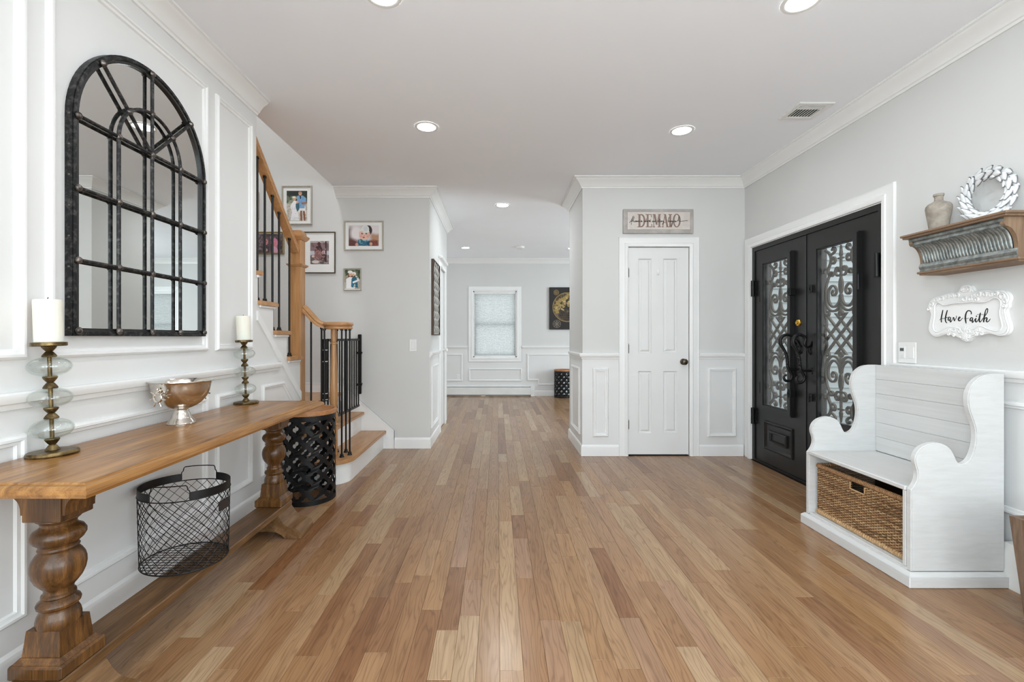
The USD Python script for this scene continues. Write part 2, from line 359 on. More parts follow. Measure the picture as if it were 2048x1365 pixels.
def shift(prof, dz): return [(d, z + dz) for d, z in prof]
def panel_frame(a0, a1, b0, b1, U, N, O, prof=PANEL, poly=None):
    """A mitred panel moulding on a wall; a along U, b = z."""
    path = poly or [(a0, b0), (a0, b1), (a1, b1), (a1, b0)]
    return mould(path, prof, U=U, V=(0, 0, 1), N=N, O=O, closed=True)
LEFTW = dict(U=(0, 1, 0), N=(1, 0, 0), O=(XL, 0, 0))
RIGHTW = dict(U=(0, 1, 0), N=(-1, 0, 0), O=(XR, 0, 0))
CLOSW = dict(U=(1, 0, 0), N=(0, -1, 0), O=(0, YC, 0))
FARW = dict(U=(1, 0, 0), N=(0, -1, 0), O=(0, YF, 0))

def wall(name, label, parts, cat='wall'):
    """parts: (name, mesh, material)"""
    t = Thing(name, label, cat, kind='structure')
    for n, m, mt in parts: t.part(n, m, mt)
    return t

# ---- left wall with its picture-frame panels
lw = [('plaster', extr(sbox(YN, 0, YE, H).difference(sbox(-2.4, 0.6, -0.6, 2.3)), 'x', XL - T, XL), 'white_wall_paint')]
edges = [(-0.35, 0.55), (0.62, 1.525), (1.592, 2.478), (2.553, 2.928)]
for a, b in edges:
    lw.append(('panel_moulding', panel_frame(a, b, 1.085, 2.53, **LEFTW), 'trim_paint'))
    lw.append(('panel_moulding', panel_frame(a, b, 0.225, 0.838, **LEFTW), 'trim_paint'))
lw.append(('chair_rail', wall_mould([(XL, -0.5), (XL, YE)], shift(RAIL, -0.024)), 'trim_paint'))
wall('wall_left', 'white panelled wall carrying the arched mirror, at the left', lw)
single('trim_1', 'white crown moulding along the top of the panelled left wall', 'moulding', wall_mould([(XL, YN), (XL, YE)], CROWN), 'trim_paint', kind='structure')
single('baseboard_left', 'white baseboard along the panelled left wall behind the console table', 'baseboard', wall_mould([(XL, YN), (XL, YE)], shift(BASE, 0.0) [:2] + [(0.016, 0.11), (0.011, 0.126), (0, 0.136)]), 'trim_paint', kind='structure')

# ---- stairwell: the wall with the family pictures and its upper storey
wall('wall_stairwell', 'pale grey wall with family pictures behind the stair', [('plaster', box(SW - T, XH, YB, YB + T, 0, HUP), 'wall_paint')])
wall('wall_stairwell_side', 'pale wall on the far side of the stairwell', [('plaster', box(SW - T, SW, -0.5, YB, 0, HUP), 'wall_paint'), ('plaster', box(SW, XS, -0.5 - T, -0.5, 0, HUP), 'wall_paint')])
wall('wall_upstairs', 'pale upstairs wall above the ceiling edge of the stair opening', [('plaster', box(XS, XS + T, -0.5, YB, H + 0.1, HUP), 'wall_paint')])
single('ceiling_stairwell', 'white ceiling high above the staircase', 'ceiling', box(SW - T, XS + T, -0.6, YB + T, HUP, HUP + 0.1), 'ceiling_paint', kind='structure')

# ---- hall side wall on the left with its small door
d0, d1 = 5.57, 6.10
hw = [('plaster', box(XH - T, XH, YB + T, d0, 0, H), 'wall_paint'), ('plaster', box(XH - T, XH, d1, YH, 0, H), 'wall_paint'), ('plaster', box(XH - T, XH, d0, d1, 2.03, H), 'wall_paint'),
      ('chair_rail', wall_mould([(XH, YB), (XH, 5.485)], RAIL), 'trim_paint'),
      ('wainscot', box(XH, XH + 0.004, YB, 5.49, 0.1, 0.95), 'white_wall_paint'),
      ('panel_moulding', panel_frame(4.86, 5.40, 0.186, 0.858, U=(0, 1, 0), N=(1, 0, 0), O=(XH + 0.003, 0, 0)), 'trim_paint')]
wall('wall_hall_left', 'pale hall side wall with the woven silver wall panel', hw)
single('trim_2', 'white crown moulding from the stair pictures round into the hall', 'moulding', wall_mould([(-1.685, YB), (XH, YB), (XH, YH), (-3.7, YH)], CROWN), 'trim_paint', kind='structure')
single('baseboard_stair', 'white baseboard turning from the stair wall into the hall', 'baseboard', wall_mould([(-1.075, YB), (XH, YB), (XH, 5.478)], BASE), 'trim_paint', kind='structure')
hd = Thing('door_1', 'narrow white hall door beside the woven silver wall panel', 'door', (XH, 5.83, 0), kind='structure')
hd.part('leaf', box(XH - 0.05, XH - 0.012, d0 + 0.004, d1 - 0.004, 0.01, 2.026, 0.003), 'door_paint')
hd.part('casing', mould([(d0, 0), (d0, 2.03), (d1, 2.03), (d1, 0)][::-1], CASING, U=(0, 1, 0), V=(0, 0, 1), N=(1, 0, 0), O=(XH, 0, 0)), 'trim_paint')
hd.part('head_cap', box(XH, XH + 0.05, d0 - 0.10, d1 + 0.02, 2.118, 2.15, 0.006), 'trim_paint')
k = lathe([(0, 0), (0.024, 0), (0.024, 0.006), (0.009, 0.010), (0.009, 0.03), (0.024, 0.042), (0.026, 0.052), (0.018, 0.062), (0, 0.064)], 20)
k.apply_transform(trimesh.geometry.align_vectors([0, 0, 1], [1, 0, 0])); k.apply_translation((XH - 0.012, 6.04, 0.99))
hd.part('knob', k, 'white_plastic')

# ---- closet block: front with the four-panel door, side to the hall
c0, c1, ch = 1.276, 1.876, 2.045
cw = [('plaster', box(XC, c0, YC, YC + T, 0, H), 'wall_paint'), ('plaster', box(c1, XR, YC, YC + T, 0, H), 'wall_paint'), ('plaster', box(c0, c1, YC, YC + T, ch, H), 'wall_paint')]
for a, b in ((XC - 0.004, c0 - 0.09), (c1 + 0.09, XR)):
    cw.append(('wainscot', box(a, b, YC - 0.004, YC, 0.1, 0.95), 'white_wall_paint'))
cw.append(('panel_moulding', panel_frame(0.930, 1.085, 0.186, 0.860, U=(1, 0, 0), N=(0, -1, 0), O=(0, YC - 0.003, 0)), 'trim_paint'))
cw.append(('panel_moulding', panel_frame(2.053, 2.333, 0.186, 0.860, U=(1, 0, 0), N=(0, -1, 0), O=(0, YC - 0.003, 0)), 'trim_paint'))
cw.append(('chair_rail', wall_mould([(XC, YK), (XC, YC), (c0 - 0.092, YC)], RAIL), 'trim_paint'))
cw.append(('chair_rail', wall_mould([(c1 + 0.092, YC), (XR, YC)], RAIL), 'trim_paint'))
wall('wall_closet', 'pale wall with white wainscot around the closet door', cw)
wall('wall_hall_right', 'short bright side of the closet block facing the hall', [
    ('plaster', box(XC, XC + T, YC + T, YK, 0, H), 'wall_paint'), ('wainscot', box(XC - 0.004, XC, YC, YK, 0.1, 0.95), 'white_wall_paint'),
    ('panel_moulding', panel_frame(4.56, 5.05, 0.186, 0.860, U=(0, 1, 0), N=(-1, 0, 0), O=(XC - 0.003, 0, 0)), 'trim_paint'),
    ('plaster', box(XC, 4.7, YK, YK + T, 0, H), 'wall_paint')])
single('trim_3', 'white crown moulding over the closet door and front doors', 'moulding', wall_mould([(4.65, YK + T), (XC, YK + T), (XC, YC), (XR, YC), (XR, YN)], CROWN), 'trim_paint', kind='structure')
single('baseboard_closet', 'white baseboard left of the closet door, turning into the hall', 'baseboard', wall_mould([(XC, YK + T), (XC, YC), (c0 - 0.092, YC)], BASE), 'trim_paint', kind='structure')
single('baseboard_corner', 'short white baseboard between closet door and front doors', 'baseboard', wall_mould([(c1 + 0.092, YC), (XR - 0.02, YC)], BASE), 'trim_paint', kind='structure')

cd = Thing('door_2', 'white four-panel closet door under the name sign', 'door', (1.576, YC, 0), kind='structure')
def moulded_leaf(x0, x1, z0, z1, yface, panels):
    """A moulded door leaf: every panel sinks by a bevel and rises again to a raised field."""
    leaf = sbox(x0, x1, z0, z1) if False else sbox(x0, z0, x1, z1)
    hole = unary_union([sbox(*p) for p in panels])
    out = [extr(leaf.difference(hole), 'y', yface, yface + 0.034)]
    for a0, b0, a1, b1 in panels:
        rings = [(0, 0), (0.004, 0.006), (0.009, 0.016), (0.015, 0.016), (0.032, 0.003)]
        v, f = [], []
        for d, h in rings: v += [(a0 + d, yface + h, b0 + d), (a1 - d, yface + h, b0 + d), (a1 - d, yface + h, b1 - d), (a0 + d, yface + h, b1 - d)]
        for i in range(len(rings) - 1):
            for j in range(4):
                l = (j + 1) % 4; f += [[i * 4 + j, i * 4 + l, i * 4 + 4 + l], [i * 4 + j, i * 4 + 4 + l, i * 4 + 4 + j]]
        n = (len(rings) - 1) * 4; f += [[n, n + 1, n + 2], [n, n + 2, n + 3]]
        out.append(trimesh.Trimesh(v, f, process=False))
    return cat(out)
px = lambda a: (a - VX) * YC / F
pz = lambda b: CAMZ + (VY - b) * YC / F
pan = [(px(a), pz(d), px(b), pz(c)) for a, b, c, d in ((1277, 1303.5, 517.5, 707), (1327, 1355, 517.5, 706), (1277, 1303.5, 743, 867), (1327, 1355, 743, 866.5))]
cd.part('leaf', moulded_leaf(c0 + 0.005, c1 - 0.005, 0.012, ch - 0.005, YC + 0.006, pan), 'door_paint', smooth=False)
cd.part('jamb_gap_shade', box(c0, c1, YC + 0.046, YC + 0.06, 0, ch), 'dark_gap')  # dark sheet behind the leaf, for the shade in the door gap
cd.part('casing', mould([(c0, 0), (c0, ch), (c1, ch), (c1, 0)][::-1], CASING, U=(1, 0, 0), V=(0, 0, 1), N=(0, -1, 0), O=(0, YC, 0)), 'trim_paint')
k = lathe([(0, 0), (0.030, 0), (0.030, 0.006), (0.012, 0.010), (0.012, 0.026), (0.026, 0.036), (0.030, 0.05), (0.024, 0.062), (0.008, 0.066), (0, 0.066)], 24)
k.apply_transform(trimesh.geometry.align_vectors([0, 0, 1], [0, -1, 0])); k.apply_translation((px(1366.5), YC + 0.006, pz(724)))
cd.part('knob', k, 'bronze_knob', label='round dark bronze door knob')
cd.part('strike_plate', box(px(1378.5), px(1381.5), YC - 0.003, YC + 0.01, pz(730), pz(718)), 'bronze_knob')
for y in (546, 698, 850):
    z = pz(y)
    h = cat([lathe([(0, z - 0.045), (0.0065, z - 0.045), (0.0065, z + 0.045), (0, z + 0.045)], 10, (c0 + 0.002, YC - 0.004, 0)), box(c0 - 0.004, c0 + 0.012, YC - 0.001, YC + 0.008, z - 0.04, z + 0.04),
             lathe([(0, z + 0.045), (0.004, z + 0.046), (0.005, z + 0.052), (0, z + 0.056)], 8, (c0 + 0.002, YC - 0.004, 0))])
    cd.part('hinge', h, 'hinge_steel')
hz = pz(545)
cd.part('hook', cat([box(px(1316) - 0.011, px(1316) + 0.011, YC + 0.001, YC + 0.006, hz - 0.03, hz + 0.035, 0.002), tube(spline([(px(1316), YC, hz), (px(1316), YC - 0.008, hz - 0.02), (px(1316), YC - 0.02, hz - 0.024), (px(1316), YC - 0.024, hz - 0.008)], 5), 0.004, 8)]), 'white_plastic')

# ---- right wall with the front door opening
f0, f1, fh = 2.853, 4.335, 2.014
rw = [('plaster', box(XR, XR + 0.14, f1, YC + T, 0, H), 'wall_paint'), ('plaster', box(XR, XR + 0.14, f0, f1, fh, H), 'wall_paint'), ('plaster', extr(sbox(YN, 0, f0, H).difference(sbox(-2.4, 0.6, -0.6, 2.3)), 'x', XR, XR + 0.14), 'wall_paint'),
      ('wainscot', box(XR - 0.004, XR, -0.5, f0 - 0.088, 0.1, 0.95), 'white_wall_paint'),
      ('chair_rail', wall_mould([(XR, f0 - 0.092), (XR, -0.5)], RAIL), 'trim_paint')]
for a, b in ((1.42, 2.66), (-0.1, 1.30)):
    rw.append(('panel_moulding', panel_frame(a, b, 0.325, 0.860, U=(0, 1, 0), N=(-1, 0, 0), O=(XR - 0.003, 0, 0)), 'trim_paint'))
wall('wall_right', 'pale wall with the black front doors and rustic shelf', rw)
single('trim_4', 'wide white casing around the black double front doors', 'casing', mould([(f0, 0), (f0, fh), (f1, fh), (f1, 0)][::-1], CASING, U=(0, 1, 0), V=(0, 0, 1), N=(-1, 0, 0), O=(XR, 0, 0)), 'trim_paint', kind='structure')
single('trim_5', 'white jamb lining inside the front door opening', 'jamb', cat([box(XR, XR + 0.14, f0 - 0.001, f0 + 0.006, 0, fh), box(XR, XR + 0.14, f1 - 0.006, f1 + 0.001, 0, fh), box(XR, XR + 0.14, f0, f1, fh - 0.006, fh)]), 'trim_paint', kind='structure')

# ---- far wall with two shaded windows
px9 = lambda a: (a - VX) * YF / F
pz9 = lambda b: CAMZ + (VY - b) * YF / F
wins = [(px9(946.5), px9(1033.4)), (3.22, 4.08)]
wz0, wz1 = pz9(715), pz9(582.6)
face = sbox(-3.7, 0, 4.7, H).difference(unary_union([sbox(a, wz0, b, wz1) for a, b in wins]))
fw = [('plaster', extr(face, 'y', YF, YF + T), 'wall_paint')]
low = sbox(-3.7, 0.1, 4.7, 0.955).difference(unary_union([sbox(a - 0.1, wz0 - 0.1, b + 0.1, wz1) for a, b in wins]))
fw.append(('wainscot', extr(low, 'y', YF - 0.004, YF), 'white_wall_paint'))
wx0, wx1 = wins[0][0] - 0.1, wins[0][1] + 0.1
for a, b in ((-3.6, wx0), (wx1, wins[1][0] - 0.1), (wins[1][1] + 0.1, 4.65)):
    fw.append(('chair_rail', wall_mould([(a, YF), (b, YF)], shift(RAIL, -0.018)), 'trim_paint'))
FO = dict(U=(1, 0, 0), N=(0, -1, 0), O=(0, YF - 0.003, 0))
fw.append(('panel_moulding', panel_frame(-2.4, px9(925.4), pz9(763), pz9(708), **FO), 'trim_paint'))
fw.append(('panel_moulding', panel_frame(px9(937.4), px9(1044), pz9(763), pz9(737), **FO), 'trim_paint'))
fw.append(('panel_moulding', mould([(px9(1054), pz9(762)), (px9(1054), pz9(708)), (3.0, pz9(708)), (3.0, pz9(771)), (px9(1075), pz9(771)), (px9(1075), pz9(762))], PANEL, U=(1, 0, 0), V=(0, 0, 1), N=(0, -1, 0), O=(0, YF - 0.003, 0), closed=True), 'trim_paint'))
wall('wall_back', 'pale far wall with white wainscot, shaded window and map print', fw)
single('trim_6', 'white crown moulding along the far wall', 'moulding', wall_mould([(-3.7, YF), (4.7, YF)], CROWN), 'trim_paint', kind='structure')
single('baseboard_back', 'white baseboard right of the far baseboard heater', 'baseboard', wall_mould([(px9(1069), YF), (4.6, YF)], BASE), 'trim_paint', kind='structure')
for i, (a, b) in enumerate(wins):
    w = Thing('window_%d' % (i + 1), ('white double-hung window with lowered shade on the far wall, facing the hall', 'white double-hung window with lowered shade at the far right of the back room')[i], 'window', ((a + b) / 2, YF, wz0), kind='structure')
    w.part('casing', mould([(a, wz0), (b, wz0), (b, wz1), (a, wz1)], CASING, U=(1, 0, 0), V=(0, 0, 1), N=(0, -1, 0), O=(0, YF, 0), closed=True), 'trim_paint')
    w.part('jamb', cat([box(a, a + 0.02, YF, YF + T, wz0, wz1), box(b - 0.02, b, YF, YF + T, wz0, wz1), box(a, b, YF, YF + T, wz1 - 0.02, wz1), box(a, b, YF, YF + T, wz0, wz0 + 0.02)]), 'trim_paint')
    zm = pz9(649)
    for (s0, s1, yy) in ((wz0 + 0.02, zm + 0.02, YF + 0.055), (zm - 0.02, wz1 - 0.02, YF + 0.085)):
        sash = sbox(a + 0.02, s0, b - 0.02, s1).difference(sbox(a + 0.055, s0 + 0.04, b - 0.055, s1 - 0.04))
        p = w.part('sash', extr(sash, 'y', yy, yy + 0.028), 'trim_paint')
        w.part('pane', box(a + 0.05, b - 0.05, yy + 0.012, yy + 0.016, s0 + 0.035, s1 - 0.035), 'pane_glass', parent=p)
    # honeycomb shade: small horizontal pleats
    n = 74; zz = np.linspace(wz0 + 0.035, wz1 - 0.05, n * 2 + 1); off = np.where(np.arange(n * 2 + 1) % 2 == 0, 0.0, 0.007)
    v = [(q, YF + 0.022 + o, z) for z, o in zip(zz, off) for q in (a + 0.028, b - 0.028)]
    fcs = [t for r in range(n * 2) for t in ([2 * r, 2 * r + 1, 2 * r + 3], [2 * r, 2 * r + 3, 2 * r + 2])]
    w.part('shade', trimesh.Trimesh(v, fcs, process=False), 'shade_fabric', smooth=False, label='pale pleated fabric shade')
    w.part('shade_rail', cat([box(a + 0.022, b - 0.022, YF + 0.008, YF + 0.04, wz1 - 0.055, wz1 - 0.02, 0.004), box(a + 0.026, b - 0.026, YF + 0.014, YF + 0.034, wz0 + 0.022, wz0 + 0.038, 0.003)]), 'white_plastic')

# ---- walls of the back room and behind the camera
wall('wall_room_left', 'pale wall closing the back room at the left', [('plaster', extr(sbox(YH - T, 0, YF + T, H).difference(sbox(7.1, 0.65, 8.3, 2.15)), 'x', -3.8, -3.7), 'wall_paint'), ('plaster', box(-3.7, XH - T, YH - T, YH, 0, H), 'wall_paint')])
wall('wall_room_right', 'pale wall closing the back room at the right', [('plaster', extr(sbox(YK, 0, YF + T, H).difference(sbox(5.6, 0.6, 7.3, 2.2)), 'x', 4.7, 4.8), 'wall_paint')])
win2 = [(-1.2, 0.1), (0.8, 2.1)]
wall('wall_front', 'pale wall with two unseen tall windows behind the camera', [('plaster', extr(sbox(XL - T, 0, XR + 0.14, H).difference(unary_union([sbox(a, 0.6, b, 2.3) for a, b in win2])), 'y', YN - T, YN), 'wall_paint')])
for i, (a, b) in enumerate(win2):
    w = Thing('window_%d' % (i + 3), 'unseen tall white window behind the camera, %s of two' % ('left', 'right')[i], 'window', ((a + b) / 2, YN, 0.6), kind='structure')  # out-of-view windows that carry the frontal daylight
    w.part('casing', mould([(a, 0.6), (b, 0.6), (b, 2.3), (a, 2.3)], CASING, U=(1, 0, 0), V=(0, 0, 1), N=(0, 1, 0), O=(0, YN, 0), closed=True), 'trim_paint')
    w.part('sash', extr(sbox(a, 0.6, b, 2.3).difference(unary_union([sbox(a + 0.04, 0.64, b - 0.04, 1.43), sbox(a + 0.04, 1.47, b - 0.04, 2.26)])), 'y', YN - 0.08, YN - 0.05), 'trim_paint')

for n, lab, X, sg_, a, b, z0, z1 in ((5, 'unseen wide window in the right wall behind the camera, lighting the left wall', XR, -1, -2.4, -0.6, 0.6, 2.3), (8, 'unseen wide window in the left wall behind the camera, lighting the right wall', XL, 1, -2.4, -0.6, 0.6, 2.3), (6, 'added unseen window in the left end wall, brightening the back room', -3.7, 1, 7.1, 8.3, 0.65, 2.15), (7, 'added unseen window in the right end wall, lighting the hall ceiling', 4.7, -1, 5.6, 7.3, 0.6, 2.2)):  # out-of-view windows holding the side lights; the back room pair is added
    w = Thing('window_%d' % n, lab, 'window', (X, (a + b) / 2, z0), kind='structure')
    pth = [(a, z0), (a, z1), (b, z1), (b, z0)]
    w.part('casing', mould(pth[::-1], CASING, U=(0, 1, 0), V=(0, 0, 1), N=(sg_, 0, 0), O=(X, 0, 0), closed=True), 'trim_paint')
    w.part('sash', extr(sbox(a, z0, b, z1).difference(unary_union([sbox(a + .04, z0 + .04, b - .04, (z0 + z1) / 2 - .02), sbox(a + .04, (z0 + z1) / 2 + .02, b - .04, z1 - .04)])), 'x', X - sg_ * .07, X - sg_ * .04), 'trim_paint')

# ---- ceiling with the stair opening left out
cl = unary_union([sbox(XS, YN - T, XR + 0.14, YF + T), sbox(-3.8, YH - T, XR, YF + T), sbox(XC, YK, 4.8, YF + T)])
single('ceiling', 'smooth white ceiling with recessed lights', 'ceiling', extr(cl, 'z', H, H + 0.1), 'ceiling_paint', kind='structure')

# ---- oak strip floor: planks one by one
fl = Thing('floor', 'oak strip floor of narrow planks running away from the camera', 'floor', kind='structure')
fl.part('subfloor', box(-3.8, 4.8, YN - T, YF + T, -0.12, -0.0185), 'dark_gap')
rng = random.Random(11)
tones = [('#b7936e', 10), ('#b08964', 12), ('#be9e79', 8), ('#a77f5a', 8), ('#c3a684', 4), ('#9e7451', 4), ('#b58e66', 10), ('#b38e70', 7), ('#956946', 2), ('#ac845e', 8)]
bag = [c for c, k in tones for _ in range(k)]
PW = 0.0826
def intervals(xm):
    if xm < XL: return [(YH - 0.1, YF)]
    if xm < XH: return [(YN, YB), (YH - 0.1, YF)]
    if xm < XC: return [(YN, YF)]
    if xm < XR: return [(YN, YC), (YK, YF)]
    return [(YK, YF)]
planks = []
r0 = int(math.floor(-3.7 / PW)); r1 = int(math.ceil(4.7 / PW))
for r in range(r0, r1):
    xa, xb = r * PW + 0.008, (r + 1) * PW + 0.008
    for (ya, yb) in intervals((xa + xb) / 2):
        y = ya - rng.random() * 0.8
        while y < yb - 0.02:
            L = rng.choice((0.3, 0.42, 0.55, 0.7, 0.85, 1.0, 1.2, 1.5)) * rng.uniform(0.85, 1.15)
            s, e = max(ya, y), min(yb, y + L); y += L
            if e - s > 0.03: planks.append((xa, xb, s, e, rng.choice(bag), rng.random(), rng.random(), rng.random()))
def plank_mesh(p):
    xa, xb, s, e, tone, r1_, r2_, r3_ = p
    g, c, zt = 0.0003, 0.0008, 0.0
    a0, a1, b0, b1 = xa + g, xb - g, s + g, e - g
    v = np.array([(a0, b0, -0.018), (a1, b0, -0.018), (a1, b1, -0.018), (a0, b1, -0.018), (a0, b0, zt - c), (a1, b0, zt - c), (a1, b1, zt - c), (a0, b1, zt - c),
                  (a0 + c, b0 + c, zt), (a1 - c, b0 + c, zt), (a1 - c, b1 - c, zt), (a0 + c, b1 - c, zt)])
    f = [[8, 9, 10], [8, 10, 11]]
    for o in (0, 4):
        for j in range(4):
            l = (j + 1) % 4; f += [[o + j, o + l, o + 4 + l], [o + j, o + 4 + l, o + 4 + j]]
    f += [[0, 2, 1], [0, 3, 2]]
    pc = v + np.array([r1_ * 37, r2_ * 53, r3_ * 19]); tint = np.array(lin(tone)) * np.array([.755, .72, .69]) * (0.94 + 0.12 * r2_)
    return v, np.array(f), pc, np.tile(tint, (len(v), 1))
def plank_area(p):
    def pr(X, Y): Y = max(Y, 1.45); return VX + F * X / Y, VY + F * CAMZ / Y
    xa, xb, s, e = p[:4]
    if e < 1.5: return 0
    (x0, y0), (x1, _), (x2, y2), (x3, _) = pr(xa, s), pr(xb, s), pr(xb, e), pr(xa, e)
    if max(x0, x1, x2, x3) < 0 or min(x0, x1, x2, x3) > 2048: return 0
    return 0.5 * ((x1 - x0) + (x2 - x3)) * (y0 - y2)
order = sorted(range(len(planks)), key=lambda i: -plank_area(planks[i]))
for i in order[:300]:
    v, f, pc, cdv = plank_mesh(planks[i])
    fl.part('plank', trimesh.Trimesh(v, f, process=False), 'floor_oak', smooth=False, prims={'pc': pc, 'Cd': cdv})
V_, F_, P_, C_, n_ = [], [], [], [], 0
for i in order[300:]:
    v, f, pc, cdv = plank_mesh(planks[i]); V_.append(v); F_.append(f + n_); P_.append(pc); C_.append(cdv); n_ += len(v)
fl.part('small_planks', trimesh.Trimesh(np.vstack(V_), np.vstack(F_), process=False), 'floor_oak', smooth=False, kind='stuff', prims={'pc': np.vstack(P_), 'Cd': np.vstack(C_)})

# ================================================================== lights in the ceiling
spots = [((-0.524, 3.36), 'left of the two recessed lights nearest the hall', 0), ((1.385, 3.42), 'right of the two recessed lights nearest the hall', 0), ((1.406, 2.10), 'recessed light cut by the top edge over the black front doors', 0), ((-0.52, 2.06), 'recessed light just above the frame, near the arched mirror', 0),
         ((0.06, 5.35), 'single recessed light in the middle of the hall ceiling', 1), ((-0.555, 7.90), 'small far recessed light left of the smoke detector', 2), ((1.30, 7.95), 'small far recessed light right of the smoke detector, mostly behind the closet corner', 2),
         ((-0.52, 0.6), 'unseen recessed light overhead near the camera at the left, second row', 0), ((1.40, 0.6), 'unseen recessed light overhead near the camera at the right, second row', 0), ((-0.52, -1.1), 'unseen recessed light behind the camera at the left, last row', 0), ((1.40, -1.1), 'unseen recessed light behind the camera at the right, last row', 0), ((3.4, 7.0), 'unseen recessed light in the right half of the back room', 2), ((-2.4, 7.6), 'unseen recessed light in the left half of the back room', 2)]  # last six are out of view, lighting the front and back rooms
for (sx, sy), lab, hall in spots:
    t = Thing('recessed_light', 'round white ' + lab, 'ceiling light', (sx, sy, H), group='recessed ceiling lights')
    t.part('trim_ring', lathe([(0.066, H - 0.0005), (0.067, H - 0.004), (0.074, H - 0.006), (0.086, H - 0.004), (0.088, H - 0.0005)], 40, (sx, sy, 0)), 'white_plastic')
    t.part('lens', lathe([(0, H - 0.0005), (0.067, H - 0.0005), (0.067, H - 0.003), (0, H - 0.0032)], 40, (sx, sy, 0)), ('lamp_room', 'lamp_hall', 'lamp_far')[hall])
t = Thing('unseen_stairwell_light', 'round ceiling light high up in the stairwell, out of view, lighting the stair wall', 'ceiling light', (-2.2, 2.6, HUP))  # unseen lamp, placed to light the stair wall from above
t.part('shade', lathe([(0, HUP - 0.10), (0.12, HUP - 0.09), (0.2, HUP - 0.05), (0.22, HUP - 0.001), (0, HUP - 0.001)], 32, (-2.2, 2.6, 0)), 'lamp_up')

# ================================================================== staircase: lower flight, landing, upper flight, rails
st = Thing('staircase', 'oak and white staircase with black iron balusters', 'staircase', (-1.6, 3.7, 0))
NT = 0.028                                            # tread thickness
def nosed(poly, z):                                   # tread with a softened edge
    return cat([extr(poly, 'z', z - NT, z - 0.005), extr(poly.buffer(-0.005), 'z', z - 0.005, z)])
# lower flight: rises to the left along the back wall; the first step has a rounded near end
z1, z2, z3 = 0.19, 0.385, 0.588
yn, y2 = 3.55, 3.70                                   # near edge of the bottom step, of the second step
s1 = unary_union([sbox(-1.45, y2, -1.188, YB - 0.018), sbox(-1.45, yn, -1.35, YB - 0.02), Point(-1.35, yn + 0.162).buffer(0.162, 24), sbox(-1.35, yn + 0.162, -1.188, YB - 0.02)])
st.part('riser', extr(s1, 'z', 0, z1 - NT), 'trim_paint', label='white curved riser of the bottom step')
st.part('tread', nosed(s1.buffer(0.03, 16).intersection(sbox(-1.6, 3, -1.0, YB - 0.019)), z1), 'oak_y')
s2 = sbox(-1.66, y2, -1.416, YB - 0.018)
st.part('riser', extr(s2, 'z', z1, z2 - NT), 'trim_paint')
st.part('tread', nosed(sbox(-1.66, y2 - 0.03, -1.386, YB - 0.019), z2), 'oak_y')
land = sbox(SW, 3.69, -1.644, YB - 0.02)
st.part('riser', extr(land, 'z', 0.0, z3 - NT), 'trim_paint')
st.part('landing', nosed(sbox(SW, 3.66, -1.614, YB - 0.019), z3), 'oak_y')
# skirt board along the back wall
sk = Polygon([(-1.63, 0), (-1.077, 0), (-1.077, 0.19), (-1.416, 0.487), (-1.63, 0.68), (-2.70, 0.70), (-2.70, 0.5), (-1.63, 0.5)])
st.part('skirt_board', extr(sk, 'y', YB - 0.018, YB - 0.0005), 'trim_paint')
st.part('skirt_cap', mould([(-1.077, 0.0), (-1.077, 0.19), (-1.416, 0.487), (-1.63, 0.68), (-2.70, 0.70)][::-1], [(0, 0), (0, 0.022), (0.012, 0.022), (0.012, 0)], U=(1, 0, 0), V=(0, 0, 1), N=(0, -1, 0), O=(0, YB, 0)), 'trim_paint')
# upper flight: rises towards the camera behind the panelled wall
RUN, RISE, Y0, Z0 = 0.208, 0.196, 3.655, 1.012
tops = [(Y0 - RUN * k, Z0 + RISE * k) for k in range(9)]
side = [(3.66, 0.0), (3.66, Z0 - NT)]
for k, (yy, zz) in enumerate(tops[:4]):
    side += [(yy - 0.022, zz - NT), (yy - RUN - 0.022, zz - NT), ]
    side += [(yy - RUN - 0.022, zz + RISE - NT)]
side = [(3.655, 0.0)] + [(3.655, Z0 - NT)] + [p for k, (yy, zz) in enumerate(tops[:4]) for p in ((min(yy - 0.022, 3.655), zz - NT), (yy - RUN - 0.022, zz - NT))]
side = [p for i, p in enumerate(side) if i == 0 or p != side[i - 1]]
side += [(2.82, side[-1][1]), (2.82, 0.0)]
st.part('stringer', extr(Polygon(side).buffer(0).intersection(sbox(YE, 0, 3.7, 3)), 'x', XL - 0.06, XL), 'white_wall_paint', label='white panelled side of the stair under the treads')
for k, (yy, zz) in enumerate(tops):
    xr = XL + 0.028 if yy > YE - 0.1 else XS
    ya = yy - RUN - 0.024
    if ya < YE < yy and True:
        pl = unary_union([sbox(SW, ya, XS - 0.002, yy), sbox(SW, max(ya, YE + 0.001), xr, yy)])
    else: pl = sbox(SW, ya, xr, yy)
    st.part('tread', nosed(pl, zz), 'oak_x')
    st.part('riser', box(SW, min(xr - 0.03, XL), yy - 0.04, yy - 0.022, (zz - RISE) if k else z3, zz - NT), 'trim_paint')
    if yy > YE:
        st.part('tread_moulding', box(XL, XL + 0.014, max(ya + 0.012, YE), yy - 0.012, zz - NT - 0.018, zz - NT, 0.004), 'trim_paint')
st.part('soffit', box(SW, XS - 0.001, 1.9, 3.62, 0.02, 0.05), 'trim_paint')
